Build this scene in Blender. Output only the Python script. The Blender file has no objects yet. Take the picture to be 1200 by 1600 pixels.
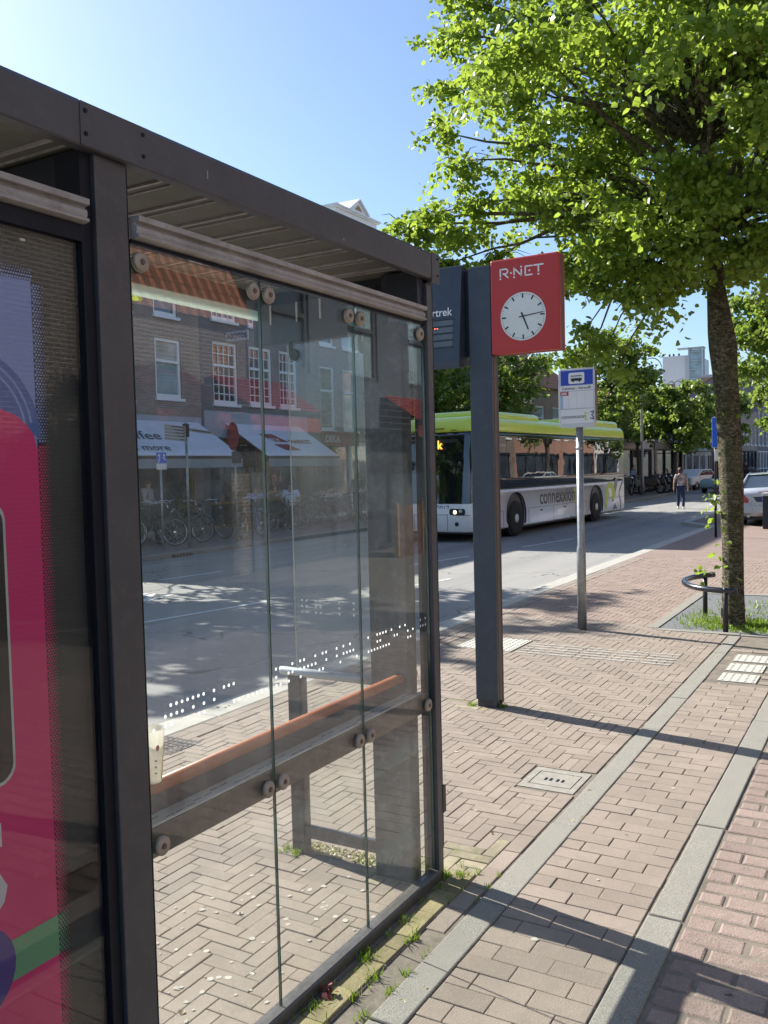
import bpy, bmesh, math, random
import numpy as np
from mathutils import Vector, Matrix, Euler
random.seed(11); rng = np.random.default_rng(5)
sc = bpy.context.scene
COL = sc.collection
R = math.radians

# ---------------------------------------------------------------- camera
cam_d = bpy.data.cameras.new('camera'); cam = bpy.data.objects.new('camera', cam_d); COL.objects.link(cam)
yaw, pitch, roll = 0.525510588, -0.0482338271, -0.0244774212
fw = Vector((math.cos(yaw)*math.cos(pitch), math.sin(yaw)*math.cos(pitch), math.sin(pitch)))
rt = fw.cross(Vector((0, 0, 1))).normalized(); up = rt.cross(fw)
r2 = math.cos(roll)*rt + math.sin(roll)*up; u2 = -math.sin(roll)*rt + math.cos(roll)*up
mw = Matrix((r2, u2, -fw)).transposed().to_4x4(); mw.translation = (0, 0, 1.8)
cam.matrix_world = mw
cam_d.sensor_fit = 'VERTICAL'; cam_d.sensor_height = 36; cam_d.lens = 1385.56/1600*36
cam_d.clip_start = 0.05; cam_d.clip_end = 2000
sc.camera = cam

# ---------------------------------------------------------------- light
SUN_ALT = R(36); SUN_AZ = math.atan2(0.18, 1.0)          # sun stands across the road (+Y), a little towards +X
world = bpy.data.worlds.new('World'); sc.world = world; world.use_nodes = True
wn = world.node_tree.nodes; wl = world.node_tree.links
sky = wn.new('ShaderNodeTexSky'); sky.sky_type = 'NISHITA'; sky.sun_disc = False
sky.sun_elevation = SUN_ALT; sky.sun_rotation = SUN_AZ
sky.air_density = 1.0; sky.dust_density = 1.0; sky.ozone_density = 4.2
bg = wn['Background']; bg.inputs['Strength'].default_value = 0.080
wl.new(sky.outputs[0], bg.inputs['Color'])
sd = bpy.data.lights.new('sun', 'SUN'); sd.energy = 4.4; sd.angle = R(0.5); sd.color = (1.0, 0.95, 0.87)
sun = bpy.data.objects.new('sun', sd); COL.objects.link(sun)
sdir = Vector((math.sin(SUN_AZ)*math.cos(SUN_ALT), math.cos(SUN_AZ)*math.cos(SUN_ALT), math.sin(SUN_ALT)))
sun.rotation_euler = sdir.to_track_quat('Z', 'Y').to_euler(); sun.location = (0, 20, 30)
vs = sc.view_settings; vs.view_transform = 'Standard'; vs.look = 'None'; vs.gamma = 1; vs.exposure = 1.32
sc.cycles.max_bounces = 10; sc.cycles.transparent_max_bounces = 24; sc.cycles.caustics_reflective = False
sc.cycles.sample_clamp_indirect = 6

# ---------------------------------------------------------------- materials
def nt(name):
    m = bpy.data.materials.new(name); m.use_nodes = True
    t = m.node_tree; return m, t.nodes, t.links, t.nodes['Principled BSDF']
def mixrgb(N, L, fac, a, b, mode='MIX'):
    x = N.new('ShaderNodeMix'); x.data_type = 'RGBA'; x.blend_type = mode
    for i, v in ((0, fac), (6, a), (7, b)):
        if isinstance(v, (int, float)): x.inputs[i].default_value = v
        elif isinstance(v, tuple): x.inputs[i].default_value = (*v[:3], 1)
        else: L.new(v, x.inputs[i])
    return x.outputs[2]
def noise(N, L, scale, detail=4, rough=.55, vec=None, dist=0):
    n = N.new('ShaderNodeTexNoise'); n.inputs['Scale'].default_value = scale; n.inputs['Detail'].default_value = detail
    n.inputs['Roughness'].default_value = rough; n.inputs['Distortion'].default_value = dist
    if vec is None:
        tc = N.new('ShaderNodeTexCoord'); vec = tc.outputs['Object']
    L.new(vec, n.inputs['Vector']); return n.outputs['Fac']
def ramp(N, L, fac, stops):
    r = N.new('ShaderNodeValToRGB'); e = r.color_ramp.elements
    e[0].position = stops[0][0]; e[0].color = (*stops[0][1], 1)
    e[1].position = stops[-1][0]; e[1].color = (*stops[-1][1], 1)
    for p, c in stops[1:-1]:
        k = e.new(p); k.color = (*c, 1)
    L.new(fac, r.inputs[0]); return r.outputs[0]
def math_n(N, L, op, a, b=None, clamp=False):
    m = N.new('ShaderNodeMath'); m.operation = op; m.use_clamp = clamp
    for i, v in ((0, a), (1, b)):
        if v is None: continue
        if isinstance(v, (int, float)): m.inputs[i].default_value = v
        else: L.new(v, m.inputs[i])
    return m.outputs[0]
def bump(N, L, B, h, strength=.3, dist=.01):
    b = N.new('ShaderNodeBump'); b.inputs['Strength'].default_value = strength; b.inputs['Distance'].default_value = dist
    L.new(h, b.inputs['Height']); L.new(b.outputs[0], B.inputs['Normal'])
def mat(name, col, rough=.5, metal=0, var=.25, scale=6, bmp=.1, bscale=40, spec=.5, dirt=None, coat=0, island=0, speckle=0):
    m, N, L, B = nt(name)
    f = noise(N, L, scale, 6, .6)
    dark = tuple(c*(1-var) for c in col); lite = tuple(min(1, c*(1+var*.6)) for c in col)
    c = ramp(N, L, f, [(.3, dark), (.7, lite)])
    if dirt:
        f2 = noise(N, L, scale*4.3, 8, .7)
        msk = ramp(N, L, f2, [(.5, (0, 0, 0)), (.72, (1, 1, 1))])
        c = mixrgb(N, L, msk, c, dirt)
    if speckle:
        c = mixrgb(N, L, ramp(N, L, noise(N, L, 210, 3, .75), [(.38, (0,)*3), (.66, (speckle,)*3)]), c, tuple(x*.5 for x in col))
        c = mixrgb(N, L, ramp(N, L, noise(N, L, 37, 6, .8), [(.55, (0,)*3), (.7, (speckle*.8,)*3)]), c, tuple(min(1, x*1.35) for x in col))
    if island:
        g = N.new('ShaderNodeNewGeometry')
        v = math_n(N, L, 'ADD', math_n(N, L, 'MULTIPLY', g.outputs['Random Per Island'], island), 1-island*.5)
        h = N.new('ShaderNodeHueSaturation'); L.new(v, h.inputs['Value']); L.new(c, h.inputs['Color']); c = h.outputs[0]
    L.new(c, B.inputs['Base Color'])
    B.inputs['Metallic'].default_value = metal; B.inputs['Specular IOR Level'].default_value = spec
    rr = math_n(N, L, 'ADD', math_n(N, L, 'MULTIPLY', noise(N, L, scale*2.7), .25), rough-.12, True); L.new(rr, B.inputs['Roughness'])
    if coat: B.inputs['Coat Weight'].default_value = coat; B.inputs['Coat Roughness'].default_value = .06
    if bmp: bump(N, L, B, noise(N, L, bscale, 5, .6), bmp, .004)
    return m
def brick_mat(name, c1, c2, mortar, bw=.22, bh=.065, ms=.009, rough=.85, bmp=.5):
    m, N, L, B = nt(name)
    tc = N.new('ShaderNodeTexCoord'); sx = N.new('ShaderNodeSeparateXYZ'); L.new(tc.outputs['Object'], sx.inputs[0])
    cx = N.new('ShaderNodeCombineXYZ'); L.new(math_n(N, L, 'ADD', sx.outputs[0], sx.outputs[1]), cx.inputs[0]); L.new(sx.outputs[2], cx.inputs[1])
    b = N.new('ShaderNodeTexBrick'); L.new(cx.outputs[0], b.inputs['Vector'])
    b.inputs['Color1'].default_value = (*c1, 1); b.inputs['Color2'].default_value = (*c2, 1); b.inputs['Mortar'].default_value = (*mortar, 1)
    b.inputs['Scale'].default_value = 1; b.inputs['Brick Width'].default_value = bw; b.inputs['Row Height'].default_value = bh
    b.inputs['Mortar Size'].default_value = ms; b.inputs['Mortar Smooth'].default_value = .3; b.inputs['Bias'].default_value = -.1
    f = noise(N, L, 1.1, 7, .65); c = mixrgb(N, L, ramp(N, L, f, [(.35, (0, 0, 0)), (.75, (.45,)*3)]), b.outputs['Color'], tuple(x*.45 for x in c1))
    L.new(c, B.inputs['Base Color']); B.inputs['Roughness'].default_value = rough
    bump(N, L, B, math_n(N, L, 'SUBTRACT', noise(N, L, 60), b.outputs['Fac']), bmp, .006)
    return m
def tile_mat(name, col):
    m, N, L, B = nt(name)
    tc = N.new('ShaderNodeTexCoord'); sx = N.new('ShaderNodeSeparateXYZ'); L.new(tc.outputs['Object'], sx.inputs[0])
    cx = N.new('ShaderNodeCombineXYZ'); L.new(math_n(N, L, 'MULTIPLY', sx.outputs[2], 1.0), cx.inputs[0]); L.new(sx.outputs[0], cx.inputs[1])
    b = N.new('ShaderNodeTexBrick'); b.offset = 0; L.new(cx.outputs[0], b.inputs['Vector'])
    b.inputs['Color1'].default_value = (*col, 1); b.inputs['Color2'].default_value = (*(x*.75 for x in col), 1); b.inputs['Mortar'].default_value = (*(x*.28 for x in col), 1)
    b.inputs['Scale'].default_value = 1; b.inputs['Brick Width'].default_value = .26; b.inputs['Row Height'].default_value = .22
    b.inputs['Mortar Size'].default_value = .02; b.inputs['Mortar Smooth'].default_value = .8
    f = noise(N, L, 3, 6); w = math_n(N, L, 'SINE', math_n(N, L, 'MULTIPLY', sx.outputs[0], 2*math.pi/.24))
    fr_ = math_n(N, L, 'FRACT', math_n(N, L, 'MULTIPLY', sx.outputs[2], 1/.27))
    c = mixrgb(N, L, f, col, tuple(x*.62 for x in col))
    c = mixrgb(N, L, math_n(N, L, 'LESS_THAN', fr_, .13), c, tuple(x*.30 for x in col))
    c = mixrgb(N, L, ramp(N, L, w, [(0, (.75,)*3), (.35, (0,)*3)]), c, tuple(x*.25 for x in col))
    L.new(c, B.inputs['Base Color']); B.inputs['Roughness'].default_value = .8
    bump(N, L, B, w, .8, .03); return m
def glassy(name, tint=(.975, .99, .98), dust=.013, r0=.05, dustcol=(.62, .66, .68), extra=1.0):
    """thin window glass: sees straight through, reflects by angle, carries a film of dust and streaks"""
    m = bpy.data.materials.new(name); m.use_nodes = True; N = m.node_tree.nodes; L = m.node_tree.links
    N.remove(N['Principled BSDF']); out = N['Material Output']
    g = N.new('ShaderNodeNewGeometry')
    d = N.new('ShaderNodeVectorMath'); d.operation = 'DOT_PRODUCT'; L.new(g.outputs['Normal'], d.inputs[0]); L.new(g.outputs['Incoming'], d.inputs[1])
    c = math_n(N, L, 'SUBTRACT', 1.0, math_n(N, L, 'ABSOLUTE', d.outputs['Value']), True)
    f = math_n(N, L, 'ADD', math_n(N, L, 'MULTIPLY', math_n(N, L, 'POWER', c, 5.0), (1-r0)*extra), r0, True)
    tr = N.new('ShaderNodeBsdfTransparent'); tr.inputs[0].default_value = (*tint, 1)
    gl = N.new('ShaderNodeBsdfGlossy'); gl.inputs['Roughness'].default_value = 0.0
    mx = N.new('ShaderNodeMixShader'); L.new(f, mx.inputs[0]); L.new(tr.outputs[0], mx.inputs[1]); L.new(gl.outputs[0], mx.inputs[2])
    df = N.new('ShaderNodeBsdfDiffuse'); df.inputs[0].default_value = (*dustcol, 1)
    tl = N.new('ShaderNodeBsdfTranslucent'); tl.inputs[0].default_value = (*dustcol, 1)
    dm = N.new('ShaderNodeMixShader'); dm.inputs[0].default_value = .5; L.new(df.outputs[0], dm.inputs[1]); L.new(tl.outputs[0], dm.inputs[2])
    tc = N.new('ShaderNodeTexCoord'); mp = N.new('ShaderNodeMapping'); mp.inputs['Scale'].default_value = (9, 1, 1.2); L.new(tc.outputs['Object'], mp.inputs[0])
    st = noise(N, L, 2.2, 9, .7, mp.outputs[0]); n2 = noise(N, L, 3.0, 9, .6)
    sp = noise(N, L, 120, 2, .5)
    k = ramp(N, L, math_n(N, L, 'MULTIPLY', st, n2), [(.12, (.35,)*3), (.36, (1.7,)*3)])
    k2 = math_n(N, L, 'ADD', math_n(N, L, 'MULTIPLY', k, dust), math_n(N, L, 'MULTIPLY', math_n(N, L, 'GREATER_THAN', sp, .76), dust*2.2), True)
    m2 = N.new('ShaderNodeMixShader'); L.new(k2, m2.inputs[0]); L.new(mx.outputs[0], m2.inputs[1]); L.new(dm.outputs[0], m2.inputs[2])
    L.new(m2.outputs[0], out.inputs['Surface']); return m
def emis(name, col, s):
    m, N, L, B = nt(name); B.inputs['Base Color'].default_value = (*[c*.5 for c in col], 1)
    B.inputs['Emission Color'].default_value = (*col, 1); B.inputs['Emission Strength'].default_value = s; return m
def mirror_glass(name, col=(.015, .02, .025), rough=.03, wav=.15, wscale=1.6, spec=1.0):
    m, N, L, B = nt(name); f = noise(N, L, .8, 3)
    L.new(ramp(N, L, f, [(.35, col), (.7, tuple(c*2 for c in col))]), B.inputs['Base Color'])
    B.inputs['Roughness'].default_value = rough; B.inputs['Specular IOR Level'].default_value = spec
    B.inputs['IOR'].default_value = 1.6
    if wav: bump(N, L, B, noise(N, L, wscale, 2), wav, .03)
    return m
def leaf_mat(name, c1, c2, t1, tr=.42):
    m = bpy.data.materials.new(name); m.use_nodes = True; N = m.node_tree.nodes; L = m.node_tree.links
    B = N['Principled BSDF']; out = N['Material Output']; g = N.new('ShaderNodeNewGeometry')
    c = ramp(N, L, g.outputs['Random Per Island'], [(0, c1), (.55, tuple((a+b)/2 for a, b in zip(c1, c2))), (1, c2)])
    L.new(c, B.inputs['Base Color']); B.inputs['Roughness'].default_value = .42; B.inputs['Specular IOR Level'].default_value = .45
    t = N.new('ShaderNodeBsdfTranslucent'); L.new(mixrgb(N, L, .65, c, t1), t.inputs[0])
    mx = N.new('ShaderNodeMixShader'); mx.inputs[0].default_value = tr
    L.new(B.outputs[0], mx.inputs[1]); L.new(t.outputs[0], mx.inputs[2]); L.new(mx.outputs[0], out.inputs['Surface']); return m

M = {}
M['frame'] = mat('weathered_brown_metal', (.064, .063, .073), .44, .0, .16, 6, .15, 120, dirt=(.082, .080, .086))
M['frame_dark'] = mat('dark_rubber', (.010, .012, .020), .55, 0, .2, spec=.2)
M['gutter'] = mat('weathered_aluminium', (.36, .34, .34), .5, .0, .3, 7, .2, 60, dirt=(.22, .20, .185))
M['soffit'] = mat('soffit_panel', (.115, .118, .098), .7, 0, .3, 3, .1, 30, dirt=(.09, .085, .07))
M['slate'] = mat('slate_blue_paint', (.030, .045, .066), .45, 0, .15, 3, .05, 80, dirt=(.045, .06, .075))
M['slate_dark'] = mat('slate_dark_paint', (.012, .016, .026), .45, 0, .15)
M['post_grey'] = mat('scuffed_grey_post', (.038, .043, .050), .5, 0, .3, 3, .1, 60, dirt=(.11, .12, .13))
M['brownband'] = mat('brown_edge_band', (.12, .08, .07), .5, 0, .2)
M['red'] = mat('red_enamel', (.43, .028, .025), .42, 0, .07, 2, .02, 60)
M['white'] = mat('white_paint', (.72, .73, .74), .45, 0, .06, 3, .03)
M['clockface'] = mat('clock_face', (.66, .70, .66), .35, 0, .05)
M['black'] = mat('black_plastic', (.012, .012, .014), .4, 0, .2)
M['glass'] = glassy('shelter_glass')
M['glass_end'] = glassy('end_pane_glass', dust=.004)
M['glass_edge'] = mat('green_glass_edge', (.02, .10, .075), .15, 0, .2)
M['stud'] = mat('weathered_disc', (.36, .31, .26), .5, .25, .25, 20)
M['wood'] = mat('red_wood_rail', (.38, .125, .05), .4, 0, .3, 9, .08, 50)
M['steel'] = mat('galvanised_steel', (.33, .345, .35), .42, .55, .25, 14, .12, 50, dirt=(.22, .22, .22))
M['steel_lt'] = mat('pale_steel', (.46, .52, .54), .38, .3, .2, 10)
M['steel_dk'] = mat('dark_steel_channel', (.14, .13, .12), .42, .4, .25, 10, dirt=(.2, .18, .16))
M['mint'] = leaf_mat('translucent_mint', (.78, .92, .88), (.78, .92, .88), (.85, .97, .93), .5)
M['dot'] = leaf_mat('white_dot', (.85, .87, .88), (.85, .87, .88), (.95, .95, .95), .5)
def granite():
    m, N, L, B = nt('grey_granite_kerb'); a = noise(N, L, 230, 3, .8); f = noise(N, L, 5, 6, .65)
    c = ramp(N, L, a, [(.36, (.13, .128, .11)), (.5, (.245, .235, .20)), (.64, (.38, .36, .31))]); c = mixrgb(N, L, ramp(N, L, f, [(.4, (0,)*3), (.7, (.6,)*3)]), c, (.22, .21, .18))
    L.new(c, B.inputs['Base Color']); B.inputs['Roughness'].default_value = .85; bump(N, L, B, a, .6, .004); return m
M['stone'] = granite()
M['paver'] = mat('brown_clinker', (.298, .246, .200), .88, 0, .16, 2.6, .8, 170, dirt=(.235, .20, .165), island=.17, speckle=.5)
M['paver_red'] = mat('red_clinker', (.30, .228, .188), .88, 0, .14, 2.6, .8, 170, dirt=(.245, .19, .155), island=.2, speckle=.5)
M['paver_moss'] = mat('mossy_clinker', (.28, .245, .17), .9, 0, .35, 5, .5, 90, dirt=(.15, .165, .05), island=.4)
M['footing'] = mat('mossy_footing_brick', (.27, .23, .12), .92, 0, .4, 7, .8, 120, dirt=(.17, .18, .05), island=.4)
M['rumble'] = mat('rumble_brick', (.31, .235, .20), .92, 0, .22, 3, 1.0, 110, dirt=(.21, .16, .13), island=.22, speckle=.8)
M['joint'] = mat('joint_sand', (.17, .145, .115), .95, 0, .4, 8, .4, 90, dirt=(.22, .20, .16))
M['stone_lt'] = mat('weathered_concrete', (.30, .28, .24), .85, 0, .25, 12, .5, 200, dirt=(.2, .19, .16))
M['tactile'] = mat('tactile_tile', (.47, .46, .40), .8, 0, .12, 6, .3, 120)
M['concrete'] = mat('pale_concrete', (.40, .385, .34), .8, 0, .15, 5, .3, 160)
M['paint'] = mat('road_paint', (.62, .64, .64), .7, 0, .2, 9, .1, dirt=(.35, .36, .36))
M['chrome'] = mat('chrome', (.7, .7, .7), .18, 1, .05)
M['lime'] = mat('lime_paint', (.66, .80, .08), .32, 0, .05, 1, 0, coat=.5)
M['buswhite'] = mat('bus_white_paint', (.90, .90, .90), .3, 0, .04, 1, 0, coat=.5)
M['busglass'] = mirror_glass('bus_window_glass', (.012, .014, .016), .02, .12, 1.1)
M['windscreen'] = mirror_glass('windscreen_glass', (.006, .008, .012), .03, .05)
M['winglass'] = mirror_glass('window_glass', (.03, .04, .05), .04, .12, 2.5)
M['sky_pane'] = mirror_glass('sky_reflection_pane', (.20, .27, .29), .08, .05, 2.0, .8)  # pale sky reflection put into the glass colour, no cloth behind
M['tyre'] = mat('tyre_rubber', (.016, .016, .017), .8, 0, .3, 20)
M['rimsteel'] = mat('wheel_rim', (.66, .67, .68), .45, .15, .15)
M['led'] = emis('led_orange', (1, .32, .04), 1.4)
M['ledred'] = emis('led_red', (1, .12, .05), 2.5)
M['lamp_on'] = emis('headlight_glow', (1, .92, .6), 1.3)
M['blue'] = mat('sign_blue', (.015, .05, .42), .4, 0, .05)
M['blue2'] = mat('parking_blue', (.01, .12, .65), .4, 0, .05)
M['navy'] = mat('navy_lettering', (.02, .03, .12), .5, 0, .05)
M['greytext'] = mat('grey_lettering', (.06, .065, .07), .5, 0, .05)
M['signgrey'] = mat('sign_panel_grey', (.55, .58, .59), .4, 0, .06)
M['signblue_tab'] = mat('sign_tab_pale_blue', (.32, .47, .62), .4, 0, .05)
M['ylime'] = mat('yellow_green_mark', (.55, .68, .10), .5, 0, .05)
def bark():
    m, N, L, B = nt('tree_bark'); tc = N.new('ShaderNodeTexCoord'); mp = N.new('ShaderNodeMapping'); mp.inputs['Scale'].default_value = (1, 1, 1.9); L.new(tc.outputs['Object'], mp.inputs[0])
    a = noise(N, L, 17, 9, .72, mp.outputs[0], 1.2); f = noise(N, L, 3, 5); z = noise(N, L, 1.1, 3)
    c = ramp(N, L, a, [(.40, (.018, .014, .008)), (.50, (.085, .072, .038)), (.62, (.26, .235, .15))])
    c = mixrgb(N, L, ramp(N, L, f, [(.45, (0,)*3), (.7, (.55,)*3)]), c, (.085, .095, .02)); L.new(c, B.inputs['Base Color']); B.inputs['Roughness'].default_value = .95
    bump(N, L, B, a, 1.0, .035); return m
M['bark'] = bark()
M['bark_far'] = mat('tree_bark_far', (.08, .07, .05), .95, 0, .4, 5, .5, 25)
M['leaf'] = leaf_mat('linden_leaf', (.06, .14, .022), (.26, .36, .06), (.46, .60, .07), .54)
M['leaf_far'] = leaf_mat('street_tree_leaf', (.07, .14, .03), (.22, .31, .07), (.38, .50, .06), .42)
M['grass'] = leaf_mat('grass_blade', (.10, .20, .02), (.26, .36, .04), (.35, .5, .04), .3)
M['weed_red'] = mat('red_weed', (.20, .05, .05), .8)
M['magenta'] = mat('poster_magenta', (.62, .02, .15), .55, 0, .06, 2, 0)
M['lilac'] = mat('poster_lilac', (.20, .27, .55), .55, 0, .12, 2, 0)
M['pblue'] = mat('poster_blue', (.07, .13, .36), .55, 0, .1, 2, 0)
M['pgreen'] = mat('poster_green', (.13, .33, .17), .55, 0, .08, 2, 0)
M['ppurple'] = mat('poster_purple', (.07, .04, .22), .55, 0, .08, 2, 0)
M['pgrey'] = mat('poster_grey_border', (.035, .037, .036), .6, 0, .3, 4, 0)
M['offwhite'] = mat('poster_white', (.6, .57, .6), .55, 0, .05)
M['coverglass'] = glassy('poster_cover_glass', (.97, .98, .98), .004, .03)
M['bk_brown'] = brick_mat('brown_facade_brick', (.36, .285, .23), (.27, .22, .18), (.42, .38, .34))
M['bk_grey'] = brick_mat('grey_facade_brick', (.23, .21, .205), (.18, .168, .168), (.27, .26, .25))
M['bk_red'] = brick_mat('red_facade_brick', (.36, .17, .11), (.28, .14, .09), (.35, .30, .25))
M['bk_dark'] = brick_mat('dark_facade_brick', (.15, .115, .095), (.11, .088, .075), (.36, .33, .29))
M['stucco'] = mat('grey_stucco', (.40, .44, .48), .85, 0, .12, 2, .2, 60)
M['stucco_lt'] = mat('pale_stucco', (.50, .50, .47), .85, 0, .1, 2, .2, 60)
M['slate_wall'] = mat('slate_grey_wall', (.09, .105, .13), .8, 0, .15, 2)
M['slateroof'] = mat('slate_roof', (.06, .065, .075), .7, 0, .3, 6, .3, 20)
M['tile'] = tile_mat('orange_roof_tile', (.60, .23, .12))
M['winwhite'] = mat('white_window_wood', (.84, .87, .87), .5, 0, .05)
M['winwood'] = mat('varnished_wood', (.42, .24, .07), .45, 0, .25, 8)
M['awn_white'] = mat('white_awning', (.74, .75, .80), .8, 0, .08, 3, .1, 200)
M['awn_val'] = mat('grey_valance', (.30, .34, .36), .8, 0, .08)
M['awn_red'] = mat('red_awning', (.30, .03, .03), .7, 0, .1, 3)
M['shopdark'] = mat('shop_interior_dark', (.02, .02, .02), .7, 0, .6, 1.5)
M['interior'] = mat('interior_warm', (.16, .10, .06), .8, 0, .6, 1.2)
M['skin'] = mat('skin', (.42, .24, .17), .55, 0, .08)
M['hair'] = mat('dark_brown_hair', (.045, .022, .014), .6, 0, .4, 40, .6, 90)
M['jeans'] = mat('navy_trousers', (.015, .025, .08), .85, 0, .2, 20)
M['shirtw'] = mat('white_shirt', (.72, .74, .80), .85, 0, .06, 12)
M['shirtl'] = mat('lavender_top', (.33, .32, .50), .85, 0, .1, 12)
M['darkcloth'] = mat('charcoal_clothing', (.03, .032, .04), .85, 0, .3, 12)
M['silver'] = mat('silver_car_paint', (.52, .54, .57), .28, .35, .03, 1, 0, coat=.8)
M['paleblue'] = mat('pale_blue_car_paint', (.30, .42, .52), .3, .1, .03, 1, 0, coat=.8)
M['redlamp'] = mat('red_tail_lamp', (.45, .01, .015), .2, 0, .05, coat=1)
M['plate'] = mat('yellow_plate', (.72, .46, .02), .4, 0, .04)
M['cup'] = glassy('clear_plastic_cup', (.93, .93, .90), .42, .06, (.85, .82, .74))
def floral():
    m, N, L, B = nt('floral_shirt'); v = N.new('ShaderNodeTexVoronoi'); v.inputs['Scale'].default_value = 13
    tc = N.new('ShaderNodeTexCoord'); L.new(tc.outputs['Object'], v.inputs['Vector'])
    s = N.new('ShaderNodeSeparateColor'); L.new(v.outputs['Color'], s.inputs[0])
    L.new(ramp(N, L, s.outputs[0], [(.1, (.42, .40, .36)), (.4, (.10, .16, .10)), (.55, (.45, .22, .2)), (.75, (.12, .16, .35)), (1, (.6, .6, .55))]), B.inputs['Base Color'])
    B.inputs['Roughness'].default_value = .85; return m
M['floral'] = floral()
def asphalt():
    m, N, L, B = nt('asphalt'); a = noise(N, L, 160, 4, .7); b = noise(N, L, .35, 6, .6)
    c = ramp(N, L, a, [(.3, (.21, .205, .195)), (.7, (.36, .35, .325))])
    c = mixrgb(N, L, ramp(N, L, b, [(.35, (0,)*3), (.7, (.5,)*3)]), c, (.24, .235, .22))
    tc0 = N.new('ShaderNodeTexCoord'); mp = N.new('ShaderNodeMapping'); mp.inputs['Scale'].default_value = (.05, 1.3, 1); L.new(tc0.outputs['Object'], mp.inputs[0])
    c = mixrgb(N, L, ramp(N, L, noise(N, L, 1.0, 5, .6, mp.outputs[0]), [(.42, (0,)*3), (.66, (.55,)*3)]), c, (.15, .152, .155))
    c = mixrgb(N, L, ramp(N, L, noise(N, L, 2.3, 9, .75), [(.60, (0,)*3), (.70, (.5,)*3)]), c, (.12, .12, .12))
    c = mixrgb(N, L, ramp(N, L, noise(N, L, 7.0, 9, .8), [(.60, (0,)*3), (.72, (.6,)*3)]), c, (.36, .36, .34))
    w = N.new('ShaderNodeTexVoronoi'); w.feature = 'DISTANCE_TO_EDGE'; w.inputs['Scale'].default_value = .28
    tc = N.new('ShaderNodeTexCoord'); nn = N.new('ShaderNodeTexNoise'); nn.inputs['Scale'].default_value = 1.5; L.new(tc.outputs['Object'], nn.inputs['Vector'])
    va = N.new('ShaderNodeVectorMath'); va.operation = 'ADD'; L.new(tc.outputs['Object'], va.inputs[0]); L.new(nn.outputs['Color'], va.inputs[1]); L.new(va.outputs[0], w.inputs['Vector'])
    cr = math_n(N, L, 'LESS_THAN', w.outputs['Distance'], .0035)
    c = mixrgb(N, L, math_n(N, L, 'MULTIPLY', cr, .65), c, (.05, .05, .05))
    L.new(c, B.inputs['Base Color']); B.inputs['Roughness'].default_value = .85; bump(N, L, B, a, .35, .006); return m
M['asphalt'] = asphalt()
def paving_tex(name, c1, c2, mort, bw=.2, bh=.1):
    m, N, L, B = nt(name); tc = N.new('ShaderNodeTexCoord'); b = N.new('ShaderNodeTexBrick'); mp = N.new('ShaderNodeMapping')
    mp.inputs['Rotation'].default_value = (0, 0, R(90)); L.new(tc.outputs['Object'], mp.inputs[0]); L.new(mp.outputs[0], b.inputs['Vector'])
    b.inputs['Color1'].default_value = (*c1, 1); b.inputs['Color2'].default_value = (*c2, 1); b.inputs['Mortar'].default_value = (*mort, 1)
    b.inputs['Scale'].default_value = 1; b.inputs['Brick Width'].default_value = bw; b.inputs['Row Height'].default_value = bh; b.inputs['Mortar Size'].default_value = .006
    f = noise(N, L, .9, 8, .65); c = mixrgb(N, L, ramp(N, L, f, [(.3, (0,)*3), (.75, (.5,)*3)]), b.outputs['Color'], tuple(x*.6 for x in c1))
    L.new(c, B.inputs['Base Color']); B.inputs['Roughness'].default_value = .88
    bump(N, L, B, math_n(N, L, 'SUBTRACT', noise(N, L, 90), b.outputs['Fac']), .5, .004); return m
M['pave_far'] = paving_tex('far_sidewalk_paving', (.29, .215, .18), (.25, .185, .155), (.15, .12, .10))
M['pave_opp'] = paving_tex('opposite_sidewalk_paving', (.24, .19, .165), (.19, .155, .14), (.10, .085, .07), .3, .1)

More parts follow.
